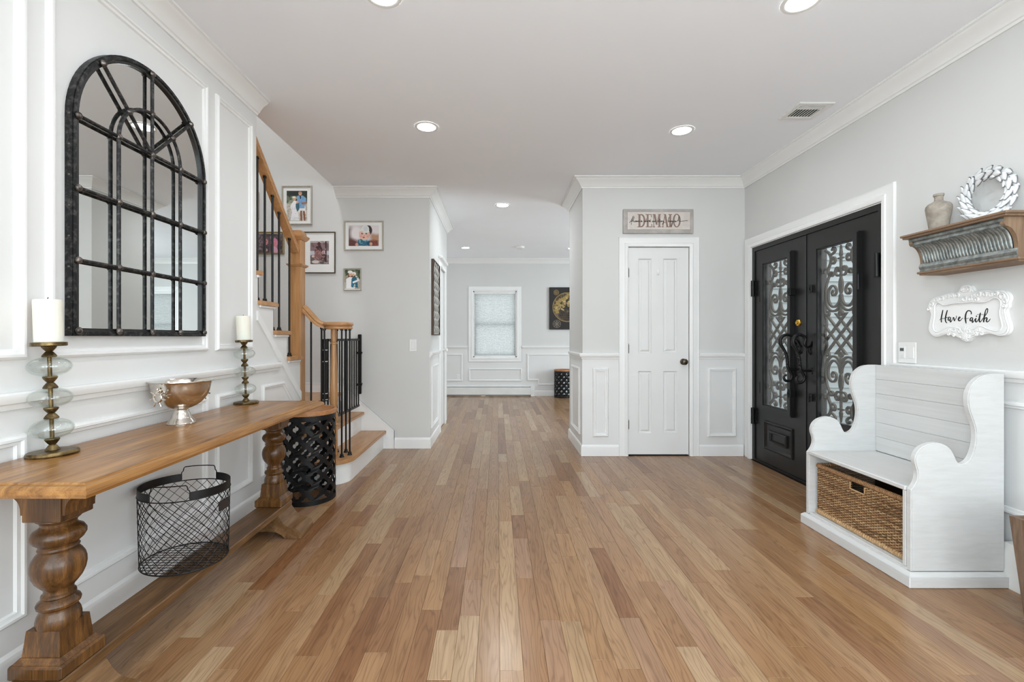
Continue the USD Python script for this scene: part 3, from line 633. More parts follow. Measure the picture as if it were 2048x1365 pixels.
# trim on the stringer: sloping board, end of the chair rail, little panel
a = Polygon([(YE + 0.001, 1.335), (YE + 0.001, 1.272), (3.655, 0.655), (3.655, 0.722)])
st.part('sloping_trim', extr(a, 'x', XL, XL + 0.012), 'trim_paint')
st.part('chair_rail', wall_mould([(XL, YE), (XL, 3.285)], shift(RAIL, -0.024)), 'trim_paint')
st.part('panel_moulding', mould([(3.05, 0.225), (3.05, 0.838), (3.36, 0.838), (3.60, 0.600), (3.60, 0.225)], PANEL, U=(0, 1, 0), V=(0, 0, 1), N=(1, 0, 0), O=(XL, 0, 0), closed=True), 'trim_paint')
st.part('baseboard', wall_mould([(XL, YE), (XL, 3.655)], [(0, 0), (0.016, 0), (0.016, 0.11), (0.011, 0.126), (0, 0.136)]), 'trim_paint')
# square newel
nx, ny, hw_ = -1.633, 3.715, 0.045
nw = st.part('newel_post', cat([box(nx - hw_, nx + hw_, ny - hw_, ny + hw_, z2, 1.955, 0.003), box(nx - hw_, nx + hw_, ny - hw_, ny + hw_, 0, z2 + 0.001)]), 'oak_z', label='square oak newel post with moulded cap')
def collar(z0, prof): return mould([(nx - hw_, ny - hw_), (nx - hw_, ny + hw_), (nx + hw_, ny + hw_), (nx + hw_, ny - hw_)][::-1], [(-d, z) for d, z in prof][::1], closed=True)
def collar(prof):
    rings = [[(nx + s * (hw_ + d), ny + t * (hw_ + d), z) for s, t in ((-1, -1), (1, -1), (1, 1), (-1, 1))] for d, z in prof]
    v = [p for r in rings for p in r]; f = []
    for i in range(len(rings) - 1):
        for j in range(4):
            l = (j + 1) % 4; f += [[i * 4 + j, i * 4 + l, i * 4 + 4 + l], [i * 4 + j, i * 4 + 4 + l, i * 4 + 4 + j]]
    n = (len(rings) - 1) * 4; f += [[n, n + 1, n + 2], [n, n + 2, n + 3], [0, 2, 1], [0, 3, 2]]
    return fix(trimesh.Trimesh(v, f, process=False))
st.part('collar', collar([(-0.004, 1.728), (0.006, 1.732), (0.018, 1.744), (0.020, 1.752), (0.006, 1.756), (-0.004, 1.758)]), 'oak_x', parent=nw, smooth=False)
st.part('cap', collar([(-0.004, 1.945), (0.008, 1.950), (0.024, 1.972), (0.026, 1.985), (0.010, 1.990), (0.004, 2.022), (-0.012, 2.028)]), 'oak_x', parent=nw, smooth=False)
# handrails
RP = [(-0.030, -0.026), (-0.030, -0.012), (-0.024, -0.004), (-0.030, 0.006), (-0.026, 0.020), (-0.012, 0.028), (0.012, 0.028), (0.026, 0.020), (0.030, 0.006), (0.024, -0.004), (0.030, -0.012), (0.030, -0.026)]
def rail(pts, prof=RP):
    p = np.array(pts, float); t = np.gradient(p, axis=0); t /= np.linalg.norm(t, axis=1, keepdims=True)
    sx = np.cross(t, [0, 0, 1.0]); sx /= np.linalg.norm(sx, axis=1, keepdims=True); up = np.cross(sx, t)
    q = np.array(prof); k = len(q)
    v = p[:, None] + q[None, :, 0:1] * sx[:, None] + q[None, :, 1:2] * up[:, None]
    f = []
    for i in range(len(p) - 1):
        for a in range(k):
            b = (a + 1) % k; f += [[i * k + a, (i + 1) * k + b, i * k + b], [i * k + a, (i + 1) * k + a, (i + 1) * k + b]]
    for o, r in ((0, 1), ((len(p) - 1) * k, -1)):
        for a in range(1, k - 1): f.append([o, o + a, o + a + 1][::r])
    m = trimesh.Trimesh(v.reshape(-1, 3), f, process=False); m.fix_normals(); return fix(m)
sl = RISE / RUN
def rail_z(y): return 1.862 + (3.67 - y) * sl
st.part('handrail', rail([(nx + 0.005, y, rail_z(y)) for y in np.linspace(3.672, 2.3, 8)]), 'oak_y', smooth=25)
def volute_curve():
    a = [(-1.592, ny + 0.02, 1.405), (-1.55, ny + 0.02, 1.360), (-1.50, ny + 0.02, 1.305), (-1.46, ny + 0.022, 1.272), (-1.42, ny + 0.03, 1.258), (-1.37, ny + 0.03, 1.255)]
    return spline(a, 5)
st.part('handrail', rail(volute_curve()), 'oak_x', smooth=25)
vx, vy = -1.312, 3.755
st.part('volute', lathe([(0, 1.226), (0.108, 1.226), (0.112, 1.232), (0.112, 1.242), (0.106, 1.250), (0.118, 1.258), (0.120, 1.270), (0.112, 1.281), (0.09, 1.284), (0, 1.285)], 40, (vx, vy, 0)), 'oak_x', label='round oak volute ending the lower handrail')
# turned volute post
tp = [(0, z1), (0.030, z1), (0.030, 0.42), (0.034, 0.43), (0.034, 0.445), (0.026, 0.455), (0.030, 0.475), (0.036, 0.50), (0.028, 0.535), (0.022, 0.545), (0.030, 0.555), (0.030, 0.57), (0.024, 0.58), (0.033, 0.64), (0.031, 0.72), (0.026, 0.90), (0.0215, 1.08), (0.021, 1.10), (0.028, 1.105), (0.028, 1.115), (0.021, 1.122), (0.024, 1.17), (0.024, 1.228), (0, 1.228)]
st.part('volute_post', lathe(tp, 28, (-1.345, 3.74, 0)), 'oak_z', label='slender turned oak post under the volute')
# iron balusters
def baluster(x, y, z0, z1_, shoe=True, r=0.0075):
    p = st.part('baluster', cat([lathe([(0, z0), (r, z0), (r, z1_), (0, z1_)], 10, (x, y, 0))]), 'black_iron')
    if shoe: st.part('shoe', lathe([(0, z0), (0.019, z0), (0.019, z0 + 0.006), (0.013, z0 + 0.014), (0.015, z0 + 0.018), (0.010, z0 + 0.028), (0, z0 + 0.028)], 14, (x, y, 0)), 'black_iron', parent=p)
    st.part('collar', lathe([(0, z1_ - 0.016), (0.012, z1_ - 0.014), (0.012, z1_), (0, z1_)], 12, (x, y, 0)), 'black_iron', parent=p)
bx = nx + 0.005
for k in range(0, 6):
    yy, zz = tops[k]
    for d in ((0.065,) if k == 0 else (0.055, 0.155)):
        y = yy - d - (0.03 if k == 0 else 0)
        baluster(bx, y, zz, rail_z(y) - 0.03, shoe=True)
for x, y in ((-1.259, 3.680), (-1.278, 3.838), (-1.218, 3.752), (-1.395, 3.668), (-1.36, 3.85)):
    baluster(x, y, z1, 1.228)
baluster(-1.53, ny + 0.02, z2, 1.31); baluster(-1.44, ny + 0.01, z2, 1.24)

# ================================================================== safety gate on the second step
gt = Thing('safety_gate', 'black metal safety gate standing open across the lower stair steps', 'gate', (-1.42, 4.2, z2))
GX, G0, G1 = -1.420, 3.80, 4.66
gt.part('top_rail', box(GX - 0.010, GX + 0.010, G0, G1, 1.125, 1.147, 0.003), 'black_iron')
gt.part('bottom_rail', box(GX - 0.010, GX + 0.010, G0, G1, 0.452, 0.474, 0.003), 'black_iron')
for i in range(13):
    y = G0 + 0.012 + (G1 - G0 - 0.024) * i / 12
    gt.part('gate_bar', lathe([(0, 0.47), (0.0065, 0.47), (0.0065, 1.13), (0, 1.13)], 10, (GX, y, 0)), 'black_iron')
wp = gt.part('wall_post', box(GX - 0.017, GX + 0.017, 4.675, 4.71, 0.575, 1.19, 0.006), 'black_iron', label='black gate post at the wall')
for z in (1.0, 0.675):
    gt.part('bumper', cat([lathe([(0, -0.02), (0.012, -0.02), (0.012, 0.02), (0, 0.02)], 12).apply_transform(trimesh.transformations.rotation_matrix(math.pi / 2, [1, 0, 0])).apply_translation((GX, 4.73, z)),
                           box(GX - 0.03, GX + 0.03, 4.66, 4.672, z - 0.012, z + 0.012, 0.003)]), 'black_iron', parent=wp)
pp = gt.part('padded_post', lathe([(0, 0.63), (0.020, 0.632), (0.021, 0.65), (0.0235, 1.13), (0.022, 1.145), (0, 1.147)], 18, (GX - 0.010, 3.762, 0)), 'black_paint', label='black padded post tied to a baluster')
for z in (1.055, 0.960, 0.695, 0.645):
    gt.part('cable_tie', lathe([(0.0225, z - 0.003), (0.0255, z - 0.003), (0.0255, z + 0.003), (0.0225, z + 0.003)], 18, (GX - 0.010, 3.762, 0)), 'white_plastic', parent=pp)

# ================================================================== console table
tx, tz = -1.325, 0.765
ct = Thing('console_table', 'long rustic wooden trestle console table against the panelled left wall', 'table', (tx, 2.035, 0))
x0, x1, ya, yb = -1.560, -1.090, 1.206, 2.864
bw = (x1 - 0.032 - x0) / 4
rg = random.Random(4)
for i in range(4):
    ct.part('top_board', box(x0 + i * bw + 0.0004, x0 + (i + 1) * bw - 0.0004, ya + 0.032, yb - 0.032, tz - 0.030, tz - rg.uniform(0, 0.0008), 0.0012), 'table_wood', smooth=False)
EDGE = [(-0.0005, -0.034), (-0.0005, 0.0), (0.004, -0.0015), (0.006, -0.0045), (0.018, -0.006), (0.030, -0.014), (0.033, -0.024), (0.030, -0.034)]
ct.part('moulded_edge', mould([(x0, ya + 0.032), (x1 - 0.032, ya + 0.032), (x1 - 0.032, yb - 0.032), (x0, yb - 0.032)], EDGE, O=(0, 0, tz), closed=False), 'table_wood', smooth=20, label='moulded table edge with a dark groove')
BAL = [(0.052, .622), (.053, .616), (.043, .606), (.042, .598), (.046, .592), (.058, .584), (.0645, .572), (.0645, .562), (.058, .550), (.047, .540), (.046, .534), (.049, .529), (.0455, .522), (.054, .511), (.061, .498), (.0645, .484), (.065, .470), (.062, .452), (.055, .434), (.045, .420), (.0365, .410), (.0345, .402), (.0355, .396),
       (.040, .392), (.041, .386), (.0385, .381), (.041, .378), (.049, .371), (.052, .364), (.0505, .357), (.044, .351), (.0435, .346), (.0455, .341), (.0505, .330), (.053, .318), (.053, .308), (.051, .300), (0, .300), ]
for yc in (1.375, 2.700):
    hs = 0.056
    p = ct.part('turned_leg', lathe([(0, .623)] + BAL, 40, (tx, yc, 0)), 'turned_wood', smooth=35)
    ct.part('leg_block', box(tx - hs, tx + hs, yc - hs, yc + hs, .620, .733, .003), 'turned_wood', parent=p)
    foot = trimesh.convex.convex_hull([(tx + s * a, yc + t * a, z) for s in (-1, 1) for t in (-1, 1) for a, z in ((.049, .302), (.0555, .228))])
    ct.part('plinth', foot, 'turned_wood', parent=p, smooth=False)
    bs = cat([trimesh.convex.convex_hull([(tx + s * a, yc + t * a, z) for s in (-1, 1) for t in (-1, 1) for a, z in ((.058, .230), (.070, .216))]), box(tx - .078, tx + .078, yc - .078, yc + .078, .175, .2165, .006)])
    ct.part('leg_base', bs, 'turned_wood', parent=p, smooth=False)
    # cross beam under the top, with concave ends
    def ends(s): return [(tx + s * .065, .640), (tx + s * .068, .668), (tx + s * .085, .690), (tx + s * .120, .700), (tx + s * .150, .703), (tx + s * .168, .712), (tx + s * .185, .728), (tx + s * .200, .731)]
    L, R = smoothed(ends(-1), 4, False), smoothed(ends(1), 4, False)
    ct.part('cross_beam', extr(Polygon(L + R[::-1]), 'y', yc - .050, yc + .050), 'turned_wood', smooth=25)
    # sweeping foot
    R = [(tx + .06, .140), (tx + .075, .118), (tx + .10, .085), (tx + .135, .066), (tx + .165, .060), (tx + .185, .048), (tx + .193, .030), (tx + .195, .002)]
    R = smoothed(R, 5, False)
    L = [(2 * tx - a, b) for a, b in R][::-1]
    arch = [(tx + .105, .002), (tx + .085, .022), (tx + .05, .040), (tx, .044), (tx - .05, .040), (tx - .085, .022), (tx - .105, .002)]
    ct.part('foot', extr(Polygon(R + arch + L), 'y', yc - .088, yc + .088), 'shelf_wood', smooth=25)
ct.part('shelf', cat([box(-1.393, -1.247, 1.18, 2.765, .140, .175, .004)]), 'shelf_wood', smooth=False, label='low narrow shelf board between the legs')

# ================================================================== candlesticks with candles
def candlestick(x, y, label, candle_label):
    b = tz
    t = Thing('candlestick', label, 'candlestick', (x, y, b), group='glass ball candlesticks')
    lean = lambda m: rot_about(m, (x, y, b), (0, 1, 0), -2.0)
    t.part('base', lean(lathe([(0, b), (.068, b), (.069, b + .004), (.067, b + .010), (.064, b + .013), (.022, b + .015), (0, b + .015)], 40, (x, y, 0))), 'antique_brass')
    def spool(zb, zt):
        m = (zb + zt) / 2; h = (zt - zb) / 2
        return lathe([(0, zb - .001), (.019, zb), (.020, zb + .15 * h), (.017, zb + .45 * h), (.011, m - .12 * h), (.0085, m), (.011, m + .12 * h), (.017, zt - .45 * h), (.020, zt - .15 * h), (.019, zt), (0, zt + .001)], 24, (x, y, 0))
    for zb, zt in ((b + .013, .819), (.886, .923), (.988, 1.028), (1.094, 1.131)):
        t.part('spool', lean(spool(zb, zt)), 'antique_brass')
    for zb, zt in ((.817, .887), (.921, .990), (1.027, 1.096)):
        m, h = (zb + zt) / 2, (zt - zb) / 2
        out = [(.058 * math.sin(a) if 0 < a < math.pi else 0.0, m - h * math.cos(a)) for a in np.linspace(0.22, math.pi - 0.22, 22)]
        inn = [((r - .0025) , z if abs(z - m) < h * .7 else z + (m - z) * .06) for r, z in out[::-1]]
        t.part('glass_ball', lean(lathe(out + inn + [out[0]], 40, (x, y, 0))), 'blown_glass', smooth=60, label='flattened pale green glass ball')
    t.part('rod', lean(lathe([(0, b + .01), (.006, b + .01), (.006, 1.13), (0, 1.13)], 12, (x, y, 0))), 'antique_brass')
    t.part('plate', lean(lathe([(0, 1.130), (.044, 1.130), (.047, 1.132), (.047, 1.142), (.045, 1.143), (0, 1.143)], 36, (x, y, 0))), 'antique_brass')
    c = Thing('pillar_candle', candle_label, 'candle', (x, y, 1.143), group='pillar candles')
    prof = [(0, 1.1432), (.0365, 1.1432), (.0375, 1.146), (.0375, 1.283), (.036, 1.2865), (.030, 1.287), (.012, 1.284), (0, 1.283)]
    m = lathe(prof, 48, (x, y, 0)); v = m.vertices; a = np.arctan2(v[:, 1] - y, v[:, 0] - x); k = 1 + 0.008 * np.sin(a * 11 + v[:, 2] * 9) * np.sin(a * 5)
    v[:, 0] = x + (v[:, 0] - x) * k; v[:, 1] = y + (v[:, 1] - y) * k; m.vertices = v
    c.part('wax_body', lean(m), 'wax', smooth=40)
    c.part('wick', lean(tube([(x, y, 1.282), (x + .001, y, 1.290), (x + .003, y, 1.295)], .0012, 6)), 'ink_black')
candlestick(-1.500, 1.535, 'near brass candlestick with three glass balls, left of the silver bowl', 'cream pillar candle on the near candlestick, left of the mirror')
candlestick(-1.500, 2.715, 'far brass candlestick with three glass balls, right of the silver bowl', 'cream pillar candle on the far candlestick, below right of the mirror')

# ================================================================== silver pedestal bowl
bxx, byy = -1.448, 2.085
bl = Thing('pedestal_bowl', 'silver footed bowl with ship wheel handles on the console table', 'bowl', (bxx, byy, tz))
foot = [(0, tz), (.058, tz), (.0585, tz + .004), (.054, tz + .008), (.050, tz + .018), (.043, tz + .024), (.041, tz + .031), (.039, tz + .034), (.034, tz + .050), (.030, tz + .055), (.030, tz + .062), (.027, tz + .066), (.028, tz + .072), (0, tz + .073)]
bl.part('foot', lathe(foot, 40, (bxx, byy, 0)), 'silver', smooth=40)
out = [(.0, .834), (.028, .835), (.052, .843), (.078, .861), (.098, .886), (.111, .915), (.117, .943), (.121, .957), (.127, .960), (.127, .963), (.122, .963)]
inn = [(.116, .955), (.112, .940), (.106, .915), (.093, .889), (.074, .866), (.050, .849), (.0, .840)]
o = spline(out[:8], 4); bl.part('basin', lathe([tuple(p) for p in np.maximum(o, [0, 0])] + out[8:] + inn, 56, (bxx, byy, 0)), 'silver', smooth=50)
for s in (-1, 1):
    ang = math.radians(-98 if s < 0 else 82); dx, dy = math.cos(ang), math.sin(ang)
    c = np.array([bxx + dx * .124, byy + dy * .124, .898]); tx_ = np.array([-dy, dx, 0]); up = np.array([0, 0, 1.0])
    ring = [c + .019 * (math.cos(a) * tx_ + math.sin(a) * up) for a in np.linspace(0, 2 * math.pi, 25)[:-1]]
    ms = [tube(ring, .0042, 8, closed=True)]
    for k in range(7):
        a = math.pi / 2 + k * 2 * math.pi / 7; d = math.cos(a) * tx_ + math.sin(a) * up
        ms.append(tube([c + .019 * d, c + .030 * d, c + .036 * d, c + .041 * d], [.0028, .0028, .0042, .003], 8))
    h = bl.part('handle', cat(ms), 'silver', label='small ship wheel ring handle')
    bl.part('lug', tube([c + up * .02 - np.array([dx, dy, 0]) * .012, c + up * .030 - np.array([dx, dy, 0]) * .008, c + up * .022 + np.array([dx, dy, 0]) * .006], .005, 8), 'silver', parent=h)

# ================================================================== wire basket on the shelf
wx, wy, wz, ea, eb = -1.385, 2.02, .1755, .176, .162
wb = Thing('wire_basket', 'oval black wire basket standing on the low shelf of the console table', 'basket', (wx, wy, wz))
hgt, tw = .340, .0013
def el(a, z, k=1.0): return (wx + ea * k * math.cos(a), wy + eb * k * math.sin(a), z)
def kk(z): return 0.955 + 0.045 * (z - wz) / hgt
A0 = math.radians(-78)                               # front handle direction
gap = 0.44
zt, zb = wz + hgt, wz + .0045
for s in (0, 1):
    a = np.linspace(A0 + math.pi * s + gap, A0 + math.pi * (s + 1) - gap, 30)
    v, f = [], []
    for q in a:
        for k_, z in ((1.0, zt - .034), (1.0, zt), (.985, zt), (.985, zt - .034)): v.append(el(q, z, k_))
    for i in range(len(a) - 1):
        for j in range(4):
            l = (j + 1) % 4; f += [[i * 4 + j, i * 4 + 4 + j, i * 4 + 4 + l], [i * 4 + j, i * 4 + 4 + l, i * 4 + l]]
    f += [[0, 1, 2], [0, 2, 3]]; n = (len(a) - 1) * 4; f += [[n, n + 2, n + 1], [n, n + 3, n + 2]]
    m = trimesh.Trimesh(v, f, process=False); m.fix_normals(); wb.part('rim_band', fix(m), 'black_wire', smooth=40)
    b = A0 + math.pi * s
    pts = [el(b - gap, zt - .03), el(b - gap, zt + .002), el(b - gap * .99, zt + .006), el(b - gap * .92, zt + .011), el(b - gap * .88, zt + .025), el(b - gap * .82, zt + .030), el(b - gap * .4, zt + .031), el(b, zt + .031), el(b + gap * .4, zt + .031), el(b + gap * .82, zt + .030), el(b + gap * .88, zt + .025), el(b + gap * .92, zt + .011), el(b + gap * .99, zt + .006), el(b + gap, zt + .002), el(b + gap, zt - .03)]
    wb.part('handle', tube(pts, .0022, 6), 'black_wire', label='bent wire handle')
wb.part('hoop', tube([el(a, zt - .034, 1.0) for a in np.linspace(0, 2 * math.pi, 61)[:-1]], .0022, 6, closed=True), 'black_wire')
wb.part('hoop', tube([el(a, zb, .955) for a in np.linspace(0, 2 * math.pi, 61)[:-1]], .0028, 6, closed=True), 'black_wire')
NW = 24
for d in (1, -1):
    for i in range(NW):
        a0 = i * 2 * math.pi / NW + (0.07 if d < 0 else 0)
        z = np.linspace(zt - .034, zb, 15)
        wb.part('wire', tube([el(a0 + d * 1.75 * (zt - .034 - q) / (zt - .034 - zb), q, kk(q)) for q in z], tw, 4), 'black_wire')
for i in range(-6, 7):
    yy = i * .0225; q = .955 * ea * math.sqrt(max(0, 1 - (yy / (eb * .955)) ** 2))
    if q > .02: wb.part('bottom_wire', tube([(wx - q, wy + yy, zb + .001), (wx + q, wy + yy, zb + .001)], tw, 4), 'black_wire')
    xx = i * .0245; q = .955 * eb * math.sqrt(max(0, 1 - (xx / (ea * .955)) ** 2))
    if q > .02: wb.part('bottom_wire', tube([(wx + xx, wy - q, zb + .001), (wx + xx, wy + q, zb + .001)], tw, 4), 'black_wire')
ang = math.radians(5)
tg = []
v = [el(ang + s, z, 1.012) for s in np.linspace(-.32, .12, 6) for z in (zt - .115, zt - .075)] + [el(ang + s, z, .99) for s in np.linspace(-.32, .12, 6) for z in (zt - .115, zt - .075)]
wb.part('leather_tag', trimesh.convex.convex_hull(v), 'leather_tag', label='small dark leather tag')

# ================================================================== lattice drum stools
def drum(cx, cy, r, h, cols, rows, label):
    t = Thing('drum_stool', label, 'stool', (cx, cy, 0), group='lattice drum stools')
    zt, zb_ = h - .030, .030
    pw, ph = 2 * math.pi * r / cols, (zt - .035 - zb_) / rows
    def quatre(x, y):
        q = min(pw, ph) * .137
        return unary_union([Point(x + a * q * 1.15, y + b * q * 1.15).buffer(q * 1.0, 7) for a, b in ((1, 0), (-1, 0), (0, 1), (0, -1))] + [Point(x, y).buffer(q * 1.2, 4)])
    cell = sbox(0, 0, pw, ph).difference(unary_union([quatre(pw / 2, ph / 2)] + [quatre(a, b) for a in (0, pw) for b in (0, ph)]))
    cell = cell.segmentize(pw / 9)
    m = trimesh.creation.extrude_polygon(cell, .0035, engine='earcut')
    v0, f0 = np.array(m.vertices), np.array(m.faces)
    V, Fc = [], []
    for i in range(cols):
        for j in range(rows):
            Fc.append(f0 + len(V) * len(v0)); V.append(v0 + [i * pw, j * ph, 0])
    v = np.vstack(V); a = v[:, 0] / r; rr = r - .0035 + v[:, 2]
    lat = trimesh.Trimesh(np.stack([cx + rr * np.cos(a), cy + rr * np.sin(a), zb_ + v[:, 1]], 1), np.vstack(Fc), process=False)
    t.part('lattice', fix(lat), 'lattice_metal', smooth=False, label='black metal side pierced with a lattice of quatrefoils')
    t.part('band', lathe([(r - .006, zt - .036), (r, zt - .036), (r, zt), (r - .006, zt), (r - .006, zt - .036)], 56, (cx, cy, 0)), 'lattice_metal', smooth=40)
    t.part('band', lathe([(r - .006, 0.001), (r + .001, 0.001), (r + .001, zb_ + .001), (r - .006, zb_ + .001), (r - .006, 0.001)], 56, (cx, cy, 0)), 'lattice_metal', smooth=40)
    t.part('wooden_top', lathe([(0, h - .016), (r - .020, h - .016), (r - .014, h - .012), (r - .012, h - .002), (r - .010, h), (r, h), (r + .003, h - .004), (r + .003, zt), (0, zt)], 64, (cx, cy, 0)), 'stool_wood', smooth=35, label='round wooden tray top')
    return t
drum(-1.366, 3.288, .187, .645, 10, 5, 'black lattice drum stool beside the stair, behind the console table')
drum(1.262, 8.80, .165, .540, 10, 4, 'black lattice drum stool against the far wall under the map print')

# ================================================================== arched window mirror
mx, my, msp, mR, mzb = XL, 2.047, 1.982, 0.359, 1.165
mr = Thing('arched_mirror', 'tall arched window-pane mirror with dark riveted metal frame on the left wall', 'mirror', (mx, my, mzb))
def arch(R, zb, n=40):
    return Polygon([(my - R, zb), (my + R, zb)] + [(my + R * math.cos(a), msp + R * math.sin(a)) for a in np.linspace(0, math.pi, n)])
fp0, fp1 = mx + 0.001, mx + 0.031
mr.part('backing', extr(arch(.378, mzb + .006), 'x', mx + .001, mx + .012), 'black_paint')
mr.part('glass', extr(arch(.372, mzb + .01), 'x', mx + .012, mx + .015), 'mirror_glass', smooth=False, label='silvered mirror glass')
ring = arch(.3815, mzb).difference(arch(.3630, mzb + .0185))
mr.part('frame', cat([extr(ring, 'x', fp0, fp1 - .003), extr(ring.buffer(-.003), 'x', fp1 - .003, fp1)]), 'mirror_frame_metal', smooth=20)
mr.part('frame_lip', extr(arch(.362, mzb + .019).difference(arch(.352, mzb + .029)), 'x', mx + .015, mx + .026), 'black_paint', smooth=20)
bx_ = fp1 + .001
def bar(name, pts, r=.0076):
    mr.part(name, tube([(bx_, my + a, b) for a, b in pts], r, 10), 'mirror_frame_metal', smooth=50)
zs = [1.982, 1.714, 1.446]
bar('upright_bar', [(0, mzb + .012), (0, msp + .366)])
for s in (-1, 1): bar('upright_bar', [(s * .181, mzb + .012), (s * .181, msp)])
for z in zs: bar('cross_bar', [(-.366, z), (.366, z)])
bar('inner_arch', [(.181 * math.cos(a), msp + .181 * math.sin(a)) for a in np.linspace(0, math.pi, 30)])
for a in (math.pi / 4, 3 * math.pi / 4): bar('fan_bar', [(0, msp), (.366 * math.cos(a), msp + .366 * math.sin(a))])
st_ = [(y, z) for z in zs + [mzb + .020] for y in (-.362, -.181, 0, .181, .362)]
st_ += [(R * math.cos(a), msp + R * math.sin(a)) for a in (math.pi / 4, math.pi / 2, 3 * math.pi / 4) for R in (.181, .362)]
for y, z in st_:
    mr.part('stud', dome((fp1 + .003, my + y, z), .0135, (1, 0, 0), .85), 'stud_metal', smooth=60)
for z in np.linspace(mzb + .03, msp, 8):
    mr.part('rivet', dome((mx + .016, my - .3815, z), .004, (0, -1, 0), .5, 8), 'hinge_steel', smooth=60)

# ================================================================== black double front doors
GXd = XR + 0.012                                      # room-side face of the leaves
mid = (f0 + f1) / 2
fr = Thing('door_3', 'black steel frame around the double front doors', 'door frame', (XR, mid, 0), kind='structure')
fr.part('frame', extr(sbox(f0 + .006, 0, f1 - .006, fh - .006).difference(sbox(f0 + .046, 0.02, f1 - .046, fh - .046)), 'x', XR + .002, XR + .10), 'black_paint', smooth=False)

def half_scrolls():
    """Wrought scrollwork of the upper half, u across (0 = middle), w up from the middle of the pane; mirrored by the caller."""
    S = lambda pts, n=6: spline(pts, n)
    w0 = .0078
    st = []
    st.append((S([(-.006, .275), (-.022, .222), (-.070, .196), (-.112, .226), (-.126, .285), (-.108, .338), (-.072, .350), (-.046, .325), (-.048, .292), (-.072, .280), (-.086, .298), (-.078, .314)]), [w0, w0, w0, .006, .008]))
    st.append((S([(-.006, .205), (-.040, .172), (-.094, .168), (-.136, .205), (-.153, .285), (-.140, .372), (-.112, .430), (-.096, .452), (-.078, .446), (-.080, .428), (-.092, .424)]), [w0, w0, w0, .006, .008]))
    st.append((S([(-.004, .422), (-.030, .418), (-.050, .436), (-.052, .462), (-.034, .478), (-.020, .466), (-.028, .452)]), [.0066, .0066, .0082]))
    st.append((S([(-.112, .430), (-.126, .470), (-.104, .515), (-.098, .560), (-.122, .600), (-.150, .618)]), [w0, w0]))
    st.append((S([(-.101, .530), (-.078, .512), (-.058, .524), (-.058, .550), (-.076, .558), (-.084, .544)]), [.0066, .0066, .0082]))
    st.append((S([(-.128, .470), (-.150, .486), (-.166, .474), (-.164, .456)]), [.0066, .0066, .0075]))
    st.append((S([(-.100, .580), (-.072, .590), (-.054, .612), (-.070, .628), (-.084, .614)]), [.0066, .0066, .0075]))
    st.append((S([(-.150, .270), (-.168, .200), (-.150, .140), (-.122, .135), (-.118, .158), (-.134, .162)]), [.0066, .0066, .0082]))
    return st
def scroll_shape(cy, cz):
    parts = []
    for sw in (1, -1):
        for su in (1, -1):
            parts.append(brush([([(su * a, sw * b) for a, b in pts], w) for pts, w in half_scrolls()]))
        stem = [brush([([(0, sw * .15), (0, sw * .56)], [.006, .006])]),
                Point(0, sw * .148).buffer(.022).difference(affinity.scale(Point(0, sw * .148).buffer(.010), .5, 1.3)),
                affinity.scale(Point(0, sw * .345).buffer(.030), .62, 1.9).difference(affinity.scale(Point(0, sw * .345).buffer(.017), .5, 2.0)),
                affinity.scale(Point(0, sw * .305).buffer(.011), 1, 1.4), sbox(-.026, min(sw * .535, sw * .547), .026, max(sw * .535, sw * .547)),
                Polygon([(-.013, sw * .565), (0, sw * .635), (.013, sw * .565), (0, sw * .550)])]
        parts += stem
    clip = sbox(-.165, -.150, .165, .150)
    d = .098
    for c in (-d, 0, d):
        for s in (1, -1):
            parts.append(LineString([(-.3, -.3 * s + c), (.3, .3 * s + c)]).buffer(.0075, cap_style=2).intersection(clip))
    for s in (1, -1):
        parts.append(brush([(spline([(s * .158, -.135), (s * .140, -.07), (s * .158, 0), (s * .140, .07), (s * .158, .135)], 6), [.006, .006])]))
    return affinity.translate(unary_union(parts).intersection(sbox(-.17, -.64, .17, .64)), cy, cz)

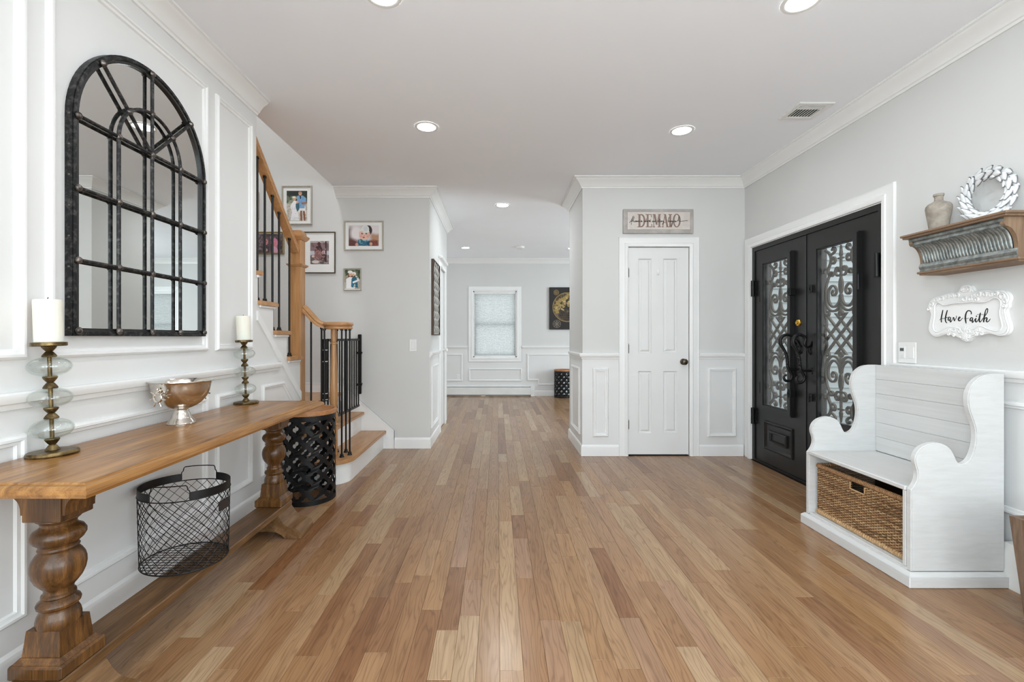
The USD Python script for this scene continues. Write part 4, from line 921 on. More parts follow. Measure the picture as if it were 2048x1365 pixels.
def door_leaf(n, label, ya, yb, hinge_y, meet):
    t = Thing('door_%d' % n, label, 'door', (GXd, (ya + yb) / 2, 0), kind='structure')
    yc = (ya + yb) / 2; ga, gb, g0, g1 = yc - .182, yc + .182, .540, 1.830
    out = sbox(ya, .022, yb, fh - .048)
    opening = sbox(ga, g0, gb, g1)
    t.part('leaf', extr(out.difference(opening), 'x', GXd, GXd + .05), 'black_paint', smooth=False)
    # raised bead around the panel and the lower panel with its letter-slot shaped moulding
    lo = [(yc - .20, .150), (yc - .20, .405), (yc + .20, .405), (yc + .20, .150)]
    PB = [(0, 0), (0, .010), (.012, .014), (.022, .006), (.030, 0)]
    t.part('lower_panel', cat([mould(lo, PB, U=(0, 1, 0), V=(0, 0, 1), N=(-1, 0, 0), O=(GXd, 0, 0), closed=True),
                               mould([(yc - .13, .225), (yc - .13, .330), (yc + .13, .330), (yc + .13, .225)], [(0, 0), (0, .014), (.016, .018), (.024, 0)], U=(0, 1, 0), V=(0, 0, 1), N=(-1, 0, 0), O=(GXd, 0, 0), closed=True)]), 'black_paint', smooth=False, label='black lower door panel with raised mouldings')
    # opening glass frame, standing proud of the leaf
    gf = sbox(ga - .035, g0 - .04, gb + .035, g1 + .04).difference(sbox(ga + .012, g0 + .012, gb - .012, g1 - .012))
    p = t.part('glass_frame', cat([extr(gf, 'x', GXd - .030, GXd - .0005), extr(gf.buffer(-.006), 'x', GXd - .036, GXd - .030)]), 'black_paint', smooth=False)
    t.part('pane', box(GXd - .016, GXd - .011, ga + .008, gb - .008, g0 + .008, g1 - .008), 'pane_glass', parent=p)
    t.part('scrollwork', extr(scroll_shape(yc, (g0 + g1) / 2), 'x', GXd + .012, GXd + .026), 'bronze_iron', smooth=False, label='bronze scrolled ironwork behind the glass')
    for z in (1.53, .70):                             # latches and hinges of the glass frame
        y = ga - .04 if meet < yc else gb + .04
        t.part('latch', cat([box(GXd - .05, GXd - .001, y - .012, y + .012, z - .028, z + .028, .004), tube([(GXd - .055, y, z - .035), (GXd - .062, y, z), (GXd - .055, y, z + .035)], .006, 8), dome((GXd - .048, y, z), .012, (-1, 0, 0))]), 'black_iron')
        y = gb + .037 if meet < yc else ga - .037
        t.part('small_hinge', lathe([(0, z - .05), (.008, z - .05), (.008, z + .05), (0, z + .05)], 12, (GXd - .030, y, 0)), 'black_iron')
    for z in (1.62, .42):
        t.part('hinge', cat([lathe([(0, z - .075), (.016, z - .075), (.016, z + .075), (0, z + .075)], 16, (GXd - .022, hinge_y, 0)), box(GXd - .012, GXd + .01, hinge_y - .035, hinge_y + .035, z - .06, z + .06)]), 'black_iron')
    # curled pull handle
    s = 1 if meet < yc else -1
    hy = meet + s * .075
    X0 = GXd
    c = spline([(X0 - .004, hy - s * .01, 1.095), (X0 - .040, hy, 1.085), (X0 - .058, hy, 1.110), (X0 - .050, hy, 1.145), (X0 - .085, hy, 1.178), (X0 - .135, hy + s * .004, 1.165), (X0 - .150, hy + s * .006, 1.120), (X0 - .130, hy + s * .004, 1.075), (X0 - .105, hy, 1.02), (X0 - .095, hy, .95), (X0 - .085, hy, .90), (X0 - .060, hy, .855), (X0 - .075, hy, .815), (X0 - .112, hy, .812), (X0 - .122, hy, .842), (X0 - .104, hy, .856)], 7)
    m = tube(c, np.interp(np.linspace(0, 1, len(c)), [0, .1, .35, .6, .9, 1], [.007, .009, .013, .010, .011, .007]), 10)
    tw = []
    for k in range(2):
        q = np.linspace(0, 1, 36); ang = q * 5 * 2 * math.pi + k * math.pi
        i = np.interp(q, [0, 1], [7 * 7.2, 10 * 7])
        base = np.stack([np.interp(i, np.arange(len(c)), c[:, a]) for a in range(3)], 1)
        tw.append(tube(base + np.stack([.007 * np.cos(ang), .007 * np.sin(ang), 0 * ang], 1), .0065, 6))
    h = t.part('handle', cat([m] + tw), 'black_iron', smooth=50, label='curled wrought iron pull handle')
    t.part('handle_mount', cat([tube([(X0 + .002, hy, .90), (X0 - .085, hy, .90)], .009, 10), lathe([(0, 0), (.026, 0), (.022, .008), (0, .010)], 16).apply_transform(trimesh.geometry.align_vectors([0, 0, 1], [-1, 0, 0])).apply_translation((X0, hy, .90)),
                                tube(spline([(X0 - .006, hy - s * .005, 1.10), (X0 - .012, hy + s * .035, 1.135), (X0 - .012, hy + s * .05, 1.10), (X0 - .010, hy + s * .03, 1.085)], 5), .007, 8), tube(spline([(X0 - .006, hy, 1.10), (X0 - .012, hy - s * .035, 1.07), (X0 - .012, hy - s * .02, 1.04), (X0 - .010, hy, 1.03)], 5), .007, 8)]), 'black_iron', parent=h, smooth=50)
    return t
lf = door_leaf(4, 'left black iron front door with scrolled glass and brass lock', mid + .003, f1 - .050, f1 - .040, mid)
lf.part('deadbolt', lathe([(0, 0), (.030, 0), (.030, .006), (.024, .012), (.012, .014), (.012, .020), (0, .020)], 28).apply_transform(trimesh.geometry.align_vectors([0, 0, 1], [-1, 0, 0])).apply_translation((GXd, 3.675, 1.277)), 'brass', label='round brass deadbolt')
door_leaf(5, 'right black iron front door with scrolled glass, half behind the white bench', f0 + .050, mid - .003, f0 + .040, mid)
for o in ():
    pass
lf.part('astragal', box(GXd - .008, GXd + .01, mid - .014, mid + .022, .03, fh - .05, .003), 'black_paint')

# ---- outdoors, seen through the door glass
pc_ = Thing('porch', 'pale stone porch floor outside the front doors', 'porch', (4, 5, -.1), kind='structure')
pc_.part('slab', box(XR + .14, 8.0, 1.0, 15.0, -.25, -.05), 'porch_stone')
nb = Thing('siding', 'pale blue-grey clapboard siding of the outside wall seen through the front door glass', 'siding', (3.6, YK, 0), kind='structure')
for i in range(36):
    z = i * .080 - .05
    v = [(2.565, YK - .001, z), (2.565, YK - .020, z), (2.565, YK - .001, z + .088), (4.80, YK - .001, z), (4.80, YK - .020, z), (4.80, YK - .001, z + .088)]
    nb.part('clapboard', fix(trimesh.convex.convex_hull(v)), 'siding_paint', smooth=False)

# ================================================================== white storage bench
BN, BF, BX0, BXB = 2.115, 2.838, 1.923, 2.358
bn = Thing('storage_bench', 'white wooden hall bench with high scalloped sides and open storage', 'bench', ((BX0 + BXB) / 2, (BN + BF) / 2, 0))
def zb_(zx, zy):
    px, py = 1580 + zx / 2.276, 700 + zy / 2.276
    return ((px - VX) * BN / F, CAMZ + (VY - py) * BN / F)
curve = [(552, 640), (572, 612), (583, 575), (578, 540), (570, 512), (575, 478), (597, 448), (632, 430), (670, 424), (705, 433), (735, 456), (752, 487), (762, 508), (775, 521), (797, 518), (820, 500), (838, 460), (848, 405), (843, 350), (828, 305), (815, 262), (812, 215), (822, 175), (845, 142), (882, 118), (925, 110)]
prof = [zb_(552, 1010)] + [tuple(p) for p in spline([zb_(*c) for c in curve], 3)] + [zb_(978, 110), zb_(978, 1010)]
poly = Polygon(prof)
for lo, hi, lab in ((BN, BN + .028, None), (BF - .028, BF, None)):
    b = .004
    bn.part('side_panel', cat([extr(poly.buffer(-b), 'y', lo, lo + b), extr(poly, 'y', lo + b, hi - b), extr(poly.buffer(-b), 'y', hi - b, hi)]), 'bench_paint', smooth=25)
bn.part('seat', box(BX0 - .004, 2.333, BN + .029, BF - .029, .437, .459, .004), 'bench_paint', smooth=False)
nB = 6; zz = np.linspace(.461, .990, nB + 1)
for i in range(nB):
    bn.part('back_board', box(2.334, 2.352, BN + .029, BF - .029, zz[i] + .0004, zz[i + 1] - .0004, .0014), 'bench_paint', smooth=False)
bn.part('rear_panel', box(2.345, 2.355, BN + .029, BF - .029, .07, .460), 'bench_paint')
bn.part('bottom_board', box(BX0 + .002, 2.344, BN + .029, BF - .029, .062, .082, .003), 'bench_paint', smooth=False)
bn.part('plinth', cat([box(1.900, 2.385, BN - .018, BF + .018, 0.0, .052, .004), trimesh.convex.convex_hull([(1.900 + s, y, z) for s, z in ((0, .052), (.016, .068)) for y in (BN - .018 + s, BF + .018 - s)] + [(2.385 - s, y, z) for s, z in ((0, .052), (.016, .068)) for y in (BN - .018 + s, BF + .018 - s)])]), 'bench_paint', smooth=False)
bn.part('front_stile', box(BX0 - .001, BX0 + .02, BN + .0285, BN + .046, .082, .437, .002), 'bench_paint', smooth=False)

# ---- wicker basket in the bench
wk = Thing('wicker_basket', 'long woven wicker basket in the storage opening of the white bench', 'basket', (2.13, 2.47, .083))
k0, k1, kx0, kx1, kz0, kz1 = BN + .052, BF - .045, 1.965, 2.325, .083, .385
rg = random.Random(5)
hole = (2.43, 2.53, .318, .362)                       # hand hole in the front
def strand(p, r, m, s=5): return tube(p, r, s)
rows, cells = 36, 40
fr_ = {0: [], 1: [], 2: []}
ys = np.linspace(k0, k1, cells * 3 + 1)
for r in range(rows):
    z = kz0 + .026 + (kz1 - kz0 - .055) * r / (rows - 1)
    ph = (r % 2) * math.pi
    xx = kx0 + 0.0045 * np.sin(np.linspace(0, cells * math.pi, len(ys)) + ph)
    zj = z + np.array([rg.uniform(-.0008, .0008) for _ in ys])
    segs = [(0, len(ys))]
    if hole[2] < z < hole[3]:
        a = int(np.searchsorted(ys, hole[0])); b = int(np.searchsorted(ys, hole[1])); segs = [(0, a), (b, len(ys))]
    for a, b in segs:
        cut = a
        while cut < b - 2:                            # strands are spliced: each stretch has its own tone
            e = min(b, cut + rg.choice((16, 25, 40))); e = b if b - e < 4 else e
            fr_[rg.choice((0, 0, 0, 1, 1, 2))].append(strand(np.stack([xx[cut:e], ys[cut:e], zj[cut:e]], 1), 0.0030, 0)); cut = e - 1
for y_, dirn in ((k0, 1), (k1, 1)):                   # the two ends
    for r in range(rows):
        z = kz0 + .026 + (kz1 - kz0 - .055) * r / (rows - 1)
        xs = np.linspace(kx0, kx1, 41)
        fr_[rg.choice((0, 0, 1, 2))].append(strand(np.stack([xs, y_ + .0035 * np.sin(np.linspace(0, 20 * math.pi, 41) + (r % 2) * math.pi), np.full(41, z)], 1), .0026, 0, 4))
for i, nm in ((0, 'wicker'), (1, 'wicker_1'), (2, 'wicker_2')):
    wk.part('weave', cat(fr_[i]), nm, smooth=60, kind='stuff')
stk = []
for c in range(cells):
    y = k0 + (k1 - k0) * (c + .5) / cells
    if hole[0] < y < hole[1]: stk += [tube([(kx0, y, kz0 + .01), (kx0, y, hole[2])], .0022, 5)]
    else: stk.append(tube([(kx0, y, kz0 + .01), (kx0, y, kz1 - .02)], .0022, 5))
wk.part('stakes', cat(stk), 'wicker_2', smooth=60, kind='stuff')
def wrap(pts, r, turns, rr, mt, nm):
    p = np.array(pts, float); n = turns * 9
    q = np.stack([np.interp(np.linspace(0, 1, n), np.linspace(0, 1, len(p)), p[:, k]) for k in range(3)], 1)
    t = p[-1] - p[0]; t /= np.linalg.norm(t); a = np.cross(t, [0, 0, 1.0]); a /= np.linalg.norm(a); b = np.cross(t, a); th = np.linspace(0, turns * 2 * math.pi, n)
    wk.part(nm, cat([tube(q + r * (np.cos(th)[:, None] * a + np.sin(th)[:, None] * b), rr, 5), tube(p, r, 10)]), mt, smooth=60)
wrap([(kx0, k0, kz1 - .010), (kx0, k1, kz1 - .010)], .010, 62, .0042, 'wicker', 'rim')
wrap([(kx0 - .001, k0, kz0 + .014), (kx0 - .001, k1, kz0 + .014)], .009, 44, .0052, 'wicker_1', 'bottom_braid')
for y_ in (k0, k1): wrap([(kx0, y_, kz1 - .010), (kx1, y_, kz1 - .010)], .010, 30, .0042, 'wicker', 'rim')
wrap([(kx1, k0, kz1 - .010), (kx1, k1, kz1 - .010)], .010, 50, .0042, 'wicker', 'rim')
wk.part('lining', cat([box(kx0 + .006, kx0 + .009, k0, hole[0], kz0 + .02, kz1 - .02), box(kx0 + .006, kx0 + .009, hole[1], k1, kz0 + .02, kz1 - .02), box(kx0 + .006, kx0 + .009, hole[0], hole[1], kz0 + .02, hole[2]), box(kx1 - .01, kx1 - .004, k0, k1, kz0 + .02, kz1 - .01), box(kx0, kx1, k0 + .004, k1 - .004, kz0 + .003, kz0 + .010)]), 'wicker_gap_shade', label='dark inner sheet of the basket, standing for shade between the strands')  # dark sheets put behind the strands as shade
hy = (hole[0] + hole[1]) / 2
wk.part('handle_hole', tube([(kx0 - .004, hole[0], hole[3] - .006), (kx0 - .004, hole[0], hole[2]), (kx0 - .004, hole[1], hole[2]), (kx0 - .004, hole[1], hole[3] - .006)], .005, 8), 'wicker_1', smooth=60, label='wrapped edge of the hand hole')
g = trimesh.creation.icosphere(4); v = g.vertices.copy()
nn = meshkit.fbm(v * 2.2 + 7, 4, 3)
v = v * (0.8 + 0.5 * nn[:, None]); v[:, 2] = np.maximum(v[:, 2], -0.55)
v = v / np.abs(v).max(0); v = v * np.array([.145, .285, .130]) + np.array([(kx0 + kx1) / 2 + .012, (k0 + k1) / 2, .268 + .012])
lowz = v[:, 2].min(); v[:, 2] += .096 - lowz
single('cloth_bundle', 'black crumpled cloth bundle lying inside the wicker basket', 'cloth', trimesh.Trimesh(v, g.faces, process=False), 'bag_cloth', smooth=True)

# ================================================================== rustic wall shelf with vase and wreath
sh = Thing('wall_shelf', 'rustic wood and fluted galvanised metal ledge shelf on the right wall', 'shelf', (XR, 2.23, 1.60))
sy0, sy1 = 1.998, 2.462
sh.part('top_board', cat([box(2.200, XR - .0005, 1.968, 2.492, 1.700, 1.7118, .003), box(2.208, XR - .0005, 1.976, 2.484, 1.690, 1.701, .002)]), 'mantel_wood', smooth=False)
side_ = [(2.222, 1.690), (2.222, 1.662), (2.226, 1.655)] + [(2.230 + .054 * math.sin(a), 1.650 - .096 * (1 - math.cos(a))) for a in np.linspace(0, math.pi / 2, 12)] + [(2.284, 1.514), (2.419, 1.514), (2.419, 1.690)]
side_ = [(a + .003 if a < 2.4 else a, b) for a, b in side_]
for lo, hi in ((sy0, sy0 + .018), (sy1 - .018, sy1)):
    sh.part('end_panel', extr(Polygon(side_), 'y', lo, hi), 'mantel_wood_z', smooth=20)
# fluted cove: a sheet whose surface waves along the shelf
NU, NV = 27 * 8, 16
us = np.linspace(sy0 + .0185, sy1 - .0185, NU + 1); aa = np.linspace(0, math.pi / 2, NV + 1)
v = []
for j, a in enumerate(aa):
    for i, u in enumerate(us):
        fl_ = abs(math.sin(math.pi * i / 8)); e = min(1, j / 2, (NV - j) / 1.5)
        d = .0065 * fl_ ** .6 * max(0, e); q = math.hypot(.096 * math.sin(a), .054 * math.cos(a))
        v.append((2.229 + .054 * math.sin(a) - d * .096 * math.sin(a) / q, u, 1.650 - .096 * (1 - math.cos(a)) - d * .054 * math.cos(a) / q))
f = []
for j in range(NV):
    for i in range(NU):
        a, b = j * (NU + 1) + i, (j + 1) * (NU + 1) + i; f += [[a, b, b + 1], [a, b + 1, a + 1]]
m = trimesh.Trimesh(v, f, process=False); m.invert() if m.face_normals[:, 0].mean() > 0 else None
sh.part('fluted_cove', m, 'galvanised', smooth=40, label='fluted galvanised metal front')
MO = [(0, 0), (.010, 0), (.013, .006), (.010, .012), (.010, .018), (.018, .024), (.020, .034), (.016, .041), (0, .041)]
sh.part('upper_moulding', mould([(sy1 - .001, 0), (sy0 + .001, 0)], [(z, d) for d, z in MO][::-1], U=(0, 1, 0), V=(0, 0, 1), N=(-1, 0, 0), O=(2.242, 0, 1.649)), 'galvanised', smooth=20)
sh.part('lower_moulding', mould([(sy1 - .001, 0), (sy0 + .001, 0)], [(z, d) for d, z in ((0, 0), (.006, 0), (.006, .012), (.010, .018), (.012, .026), (.008, .034), (.006, .042), (0, .042))][::-1], U=(0, 1, 0), V=(0, 0, 1), N=(-1, 0, 0), O=(2.289, 0, 1.512)), 'galvanised', smooth=20)
sh.part('bottom_board', cat([box(2.276, XR - .0005, sy0 - .012, sy1 + .012, 1.502, 1.513, .003), box(2.284, XR - .0005, sy0 - .004, sy1 + .004, 1.494, 1.503, .002)]), 'mantel_wood', smooth=False)
vc = (2.312, 2.385)
vz = 1.7118
single('vase', 'small grey stoneware bottle vase on the rustic wall shelf', 'vase', lathe([(0, vz), (.036, vz), (.038, vz + .004), (.043, vz + .05), (.050, vz + .095), (.0535, vz + .122), (.052, vz + .136), (.043, vz + .148), (.026, vz + .157), (.0185, vz + .162), (.0175, vz + .170), (.0180, vz + .186), (.0215, vz + .188), (.0225, vz + .193), (.0215, vz + .199), (.017, vz + .200), (.014, vz + .197), (.013, vz + .165), (0, vz + .160)], 40, (vc[0], vc[1], 0)), 'vase_stone', smooth=45)
wr = Thing('leaf_wreath', 'white metal leaf wreath with dark leaf edges leaning on the wall above the shelf', 'wreath', (2.36, 2.206, vz))
Rw, wc = .104, np.array([2.376, 2.200, vz + .134])
wr.part('ring', tube([wc + Rw * np.array([0, math.cos(a), math.sin(a)]) for a in np.linspace(0, 2 * math.pi, 49)[:-1]], .008, 8, closed=True), 'enamel_white')
def leaf_mesh(L, W):
    """A cupped pointed leaf, its rim dark: (vertices, faces, colours); x along, y across, z out."""
    v, f, c = [], [], []
    ns, nt = 8, 6
    for i in range(ns + 1):
        s = i / ns; w = W * math.sin(math.pi * min(.98, .12 + .88 * s) ** .85) * (1 - .25 * s)
        for j in range(nt + 1):
            q = j / nt * 2 - 1
            v.append((L * s, w * q, .008 * (1 - q * q) + .010 * s * s - .002)); edge = max(abs(q), s)
            c.append(lin('#3b4148') if (edge > .93 and s > .35) else lin('#f1f2f2'))
    n = nt + 1
    for i in range(ns):
        for j in range(nt):
            a = i * n + j; f += [[a, a + n, a + n + 1], [a, a + n + 1, a + 1]]
    v = np.array(v); k = len(v); v2 = v - [0, 0, .0015]
    f = np.array(f); f2 = f[:, ::-1] + k
    return np.vstack([v, v2]), np.vstack([f, f2]), np.array(c + c)
rg = random.Random(9)
for ring_i, (dr, dx, tilt, off) in enumerate(((.015, -.008, 20, 0), (-.013, -.008, -20, .5), (0, -.018, 0, .25))):
    n = 16
    for i in range(n):
        a = (i + off) * 2 * math.pi / n
        v, f, c = leaf_mesh(.060 * rg.uniform(.92, 1.1), .019)
        th = math.radians(tilt + rg.uniform(-7, 7))
        rad, tan, outw = np.array([0, math.cos(a), math.sin(a)]), np.array([0, -math.sin(a), math.cos(a)]), np.array([-1.0, 0, 0])
        lx = math.cos(th) * tan + math.sin(th) * rad; lx = lx * .95 + outw * .10; lx /= np.linalg.norm(lx)
        ly = np.cross(outw, lx); ly /= np.linalg.norm(ly); lz = np.cross(lx, ly)
        p = wc + (Rw + dr) * rad + np.array([dx, 0, 0]) - lx * .02
        w = p + v[:, 0:1] * lx + v[:, 1:2] * ly + v[:, 2:3] * lz
        w[:, 0] = np.minimum(w[:, 0], XR - .004); w[:, 2] = np.maximum(w[:, 2], vz + .0008)
        wr.part('leaf', trimesh.Trimesh(w, f, process=False), 'leaf_enamel', smooth=True, prims={'Cd': c})

# ================================================================== "Have Faith" plaque
SX = 2.404
hf = Thing('plaque', 'ornate white enamel plaque lettered Have Faith under the rustic shelf', 'sign', (XR, 2.32, 1.16))
def sg(zx, zy):
    p = on_x(1840 + zx / 10.24, 560 + zy / 10.24, SX); return (p[1], p[2])
outer = [(960, 1270), (870, 1225), (760, 1165), (620, 1130), (520, 1125), (400, 1163), (300, 1158), (225, 1090), (193, 1000), (205, 900), (228, 790), (240, 690), (205, 640), (188, 550), (215, 455), (300, 370), (420, 335), (560, 290), (700, 262), (790, 265), (830, 185), (890, 122), (960, 100), (1040, 118), (1090, 190), (1135, 245), (1250, 218), (1400, 208), (1500, 218), (1650, 212), (1765, 245), (1838, 330), (1840, 410), (1812, 480), (1812, 560), (1772, 605), (1776, 700), (1808, 830), (1845, 940), (1833, 1050), (1760, 1132), (1650, 1152), (1520, 1122), (1400, 1105), (1300, 1130), (1180, 1150), (1080, 1190), (1010, 1250)]
inner = [(318, 570), (345, 495), (420, 470), (500, 515), (600, 500), (720, 480), (900, 470), (1100, 450), (1300, 458), (1420, 425), (1500, 380), (1600, 372), (1680, 440), (1680, 560), (1662, 680), (1700, 860), (1712, 970), (1660, 1040), (1580, 1048), (1400, 1000), (1260, 945), (1120, 1005), (1000, 1030), (880, 1030), (800, 990), (650, 968), (520, 1005), (400, 1068), (325, 1050), (288, 960), (310, 800), (318, 650)]
po = Polygon(smoothed([sg(*p) for p in outer], 4)).buffer(0); pi_ = Polygon(smoothed([sg(*p) for p in inner], 4)).buffer(0)
FX = SX
hf.part('plate', extr(po, 'x', FX, XR - .0005), 'enamel_white', smooth=30)
band = po.buffer(-.004).difference(pi_)
for d, h in ((.000, .005), (.004, .009)):
    b = band.buffer(-d)
    hf.part('raised_border', extr(b, 'x', FX - h, FX - h + .006), 'enamel_white', smooth=30)
ln = tube([(FX - .006, a, b) for a, b in smoothed([sg(*p) for p in inner], 4)], .0045, 8, closed=True)
hf.part('inner_bead', ln, 'enamel_white', smooth=50)
lo_ = tube([(FX - .004, a, b) for a, b in list(po.buffer(-.004).exterior.coords)[:-1]], .004, 8, closed=True)
hf.part('outer_bead', lo_, 'enamel_white', smooth=50)
orn = []
rg = random.Random(2)
def curl(zx, zy, r, a0, turns=1.2, flip=1):
    return tube([(FX - .010, *sg(zx + flip * r * (1 - .55 * q) * math.cos(a0 + q * turns * 2 * math.pi), zy + r * (1 - .55 * q) * math.sin(a0 + q * turns * 2 * math.pi))) for q in np.linspace(0, 1, 18)], np.linspace(.0042, .0028, 18), 6)
for a in ((960, 190, 70), (905, 200, 40), (1035, 200, 45), (800, 320, 50), (700, 330, 40), (600, 350, 45), (480, 385, 50), (360, 420, 50), (270, 500, 45), (225, 600, 35), (1130, 320, 45), (1250, 300, 45), (1370, 300, 50), (1490, 300, 45), (1600, 290, 50), (1730, 330, 60), (1790, 440, 45), (1770, 540, 35), (960, 400, 55), (860, 400, 35), (1080, 390, 40), (1200, 400, 40), (950, 1060, 60), (860, 1060, 35), (1040, 1060, 40), (740, 1040, 40), (660, 1040, 35), (1160, 1050, 40), (1240, 1020, 35), (960, 1190, 45), (890, 1160, 40), (1030, 1160, 40), (620, 1110, 30), (720, 1130, 30), (1190, 1120, 35), (1310, 1105, 35)):
    orn.append(curl(*a, rg.uniform(0, 6.28), rg.choice((1.1, 1.4)), rg.choice((-1, 1))))
    orn.append(dome((FX - .008, *sg(a[0], a[1])), .0042, (-1, 0, 0), .9, 8))
hf.part('scroll_ornament', cat(orn), 'enamel_white', smooth=60, label='raised rococo scroll ornament', kind='stuff')
orn = [tube([(FX - .009, *sg(960, 1060)), (FX - .012, *sg(960 + dx * .5, 1060 + dy * .5)), (FX - .007, *sg(960 + dx, 1060 + dy))], [.003, .0045, .002], 6) for dx, dy in ((-90, 150), (-50, 180), (0, 195), (45, 175), (85, 140), (-60, -80), (0, -100), (60, -80))]
hf.part('shell', cat(orn), 'enamel_white', smooth=60)
LT = [  # pen strokes traced in the zoomed photograph
    ([(470, 625), (450, 720), (437, 800), (440, 865)], [9, 13, 13, 9]), ([(560, 630), (535, 720), (522, 800), (530, 860), (553, 885)], [9, 13, 14, 11, 6]), ([(400, 825), (430, 800), (490, 790), (560, 770), (590, 770)], [3, 4, 5, 5, 3]),
    ([(630, 775), (600, 765), (580, 800), (585, 830), (605, 822), (632, 780)], [5, 8, 12, 10, 5, 4]), ([(632, 775), (620, 820), (628, 862), (650, 840), (672, 790)], [6, 12, 12, 5, 3]),
    ([(672, 790), (690, 770), (697, 800), (708, 838)], [4, 8, 12, 11]), ([(708, 838), (735, 800), (748, 745), (735, 742)], [6, 4, 4, 3]),
    ([(790, 805), (815, 790), (822, 765), (805, 765), (790, 800), (795, 832), (820, 838), (850, 810), (880, 780)], [4, 6, 8, 9, 13, 12, 7, 4, 3]),
    ([(1050, 700), (1052, 665), (1020, 635), (975, 640), (945, 690), (932, 760), (935, 830), (945, 890)], [8, 8, 9, 10, 13, 14, 13, 6]), ([(905, 800), (960, 795), (1000, 785)], [3, 4, 3]),
    ([(1085, 785), (1055, 775), (1030, 810), (1035, 840), (1058, 832), (1085, 790)], [5, 8, 12, 11, 5, 4]), ([(1085, 785), (1072, 830), (1078, 870), (1100, 850), (1130, 800)], [6, 12, 12, 5, 4]),
    ([(1150, 790), (1138, 840), (1150, 865), (1180, 840), (1205, 790)], [8, 12, 9, 5, 4]), ([(1158, 742), (1160, 750)], [8, 8]),
    ([(1240, 680), (1222, 760), (1215, 830), (1228, 865), (1255, 845), (1290, 790)], [7, 14, 14, 9, 5, 4]), ([(1170, 715), (1220, 705), (1300, 715)], [3, 4, 3]),
    ([(1290, 790), (1350, 720), (1388, 640), (1380, 590), (1355, 610), (1330, 700), (1312, 800), (1306, 860)], [3, 4, 6, 7, 6, 11, 13, 11]), ([(1306, 860), (1330, 800), (1362, 775), (1372, 800), (1362, 850), (1385, 862), (1440, 800)], [5, 4, 9, 12, 11, 6, 3])]
K = BNsc = (sg(1000, 700)[0] - sg(1010, 700)[0]) / 10
shp = brush([([sg(*q) for q in spline(p, 5)], np.array(w) * abs(K)) for p, w in LT])
hf.part('lettering', extr(shp, 'x', FX - .0012, FX + .0004), 'ink_black', smooth=False, label='black script lettering')

# ---- switches, thermostat, outlets
sw = Thing('thermostat_plate', 'white switch plate with small grey display beside the front doors', 'switch', (XR, 2.68, 1.06))
ya, yb, za, zb2 = 2.626, 2.742, 1.008, 1.130
sw.part('plate', box(XR - .006, XR - .0003, ya, yb, za, zb2, .002), 'white_plastic')
sw.part('control', box(XR - .009, XR - .006, 2.694, 2.729, za + .028, zb2 - .025, .001), 'white_plastic')
sw.part('display', box(XR - .0098, XR - .009, 2.701, 2.726, zb2 - .052, zb2 - .034), 'grey_screen', label='small dark grey display')
sw.part('rocker', box(XR - .009, XR - .006, 2.638, 2.671, za + .028, zb2 - .028, .001), 'white_plastic')
sw.part('button', box(XR - .0095, XR - .009, 2.703, 2.721, za + .032, za + .046), 'white_wall_paint')
ls = Thing('light_switch', 'white light switch on the stair wall below the small picture', 'switch', ((826 - VX) * YB / F, YB, 1.08))
q0, q1 = on_y(819, 703.5, YB), on_y(833.5, 679, YB)
ls.part('plate', box(q0[0], q1[0], YB - .006, YB - .0003, q0[2], q1[2], .002), 'white_plastic')
ls.part('rocker', box(q0[0] + .020, q1[0] - .020, YB - .010, YB - .006, q0[2] + .028, q1[2] - .028, .0015), 'white_plastic')
ol = Thing('wall_outlet', 'small white wall outlet on the far wainscot, left of the window', 'outlet', (px9(917), YF, .36))
oz = pz9(755)
ol.part('plate', box(px9(917) - .036, px9(917) + .036, YF - .009, YF - .0043, oz - .058, oz + .058, .002), 'white_plastic')
for dz in (.026, -.026): ol.part('socket', box(px9(917) - .016, px9(917) + .016, YF - .011, YF - .009, oz + dz - .016, oz + dz + .016, .002), 'enamel_white')

# ---- baseboard heaters
def heater(name, label, U, N, O, a0, a1, caps=(1, 1)):
    t = Thing(name, label, 'heater', tuple(np.array(O) + np.array(U) * (a0 + a1) / 2))
    S = lambda prof: mould([(a1, 0), (a0, 0)][::1], prof, U=U, V=(0, 0, 1), N=N, O=O)
    W = lambda pts: [(b, d) for d, b in pts]
    flip = S(W([(0.001, .03), (.001, .20), (.004, .20), (.004, .03)]))
    t.part('back_plate', flip, 'heater_slot_shade')
    t.part('front_panel', S(W([(.055, .030), (.058, .030), (.060, .168), (.056, .174), (.052, .168), (.051, .034)])), 'heater_enamel', smooth=20)
    t.part('hood', S(W([(.004, .190), (.024, .188), (.030, .180), (.032, .182), (.028, .194), (.020, .203), (.004, .204)])), 'heater_enamel', smooth=20)
    t.part('fins', S(W([(.008, .05), (.008, .13), (.046, .13), (.046, .05)])), 'heater_slot_shade')
    for a, on in ((a0, caps[0]), (a1, caps[1])):
        if on:
            o = np.array(O) + np.array(U) * a
            c = S(W([(.001, .0), (.063, .0), (.063, .16), (.054, .205), (.001, .207)]))
            v = c.vertices; s = (v - np.array(O)) @ np.array(U); s2 = (s - min(a0, a1)) / abs(a1 - a0) * .075 - .0375 + a
            c.vertices = v + np.outer(s2 - s, U); t.part('end_cap', c, 'heater_enamel', smooth=20)
heater('baseboard_heater', 'long white baseboard heater under the far window', (1, 0, 0), (0, -1, 0), (0, YF, 0), -2.6, px9(1065), (0, 1))
heater('baseboard_heater', 'white baseboard heater along the right wall behind the white bench', (0, 1, 0), (-1, 0, 0), (XR, 0, 0), -2.5, 2.09, (1, 1))

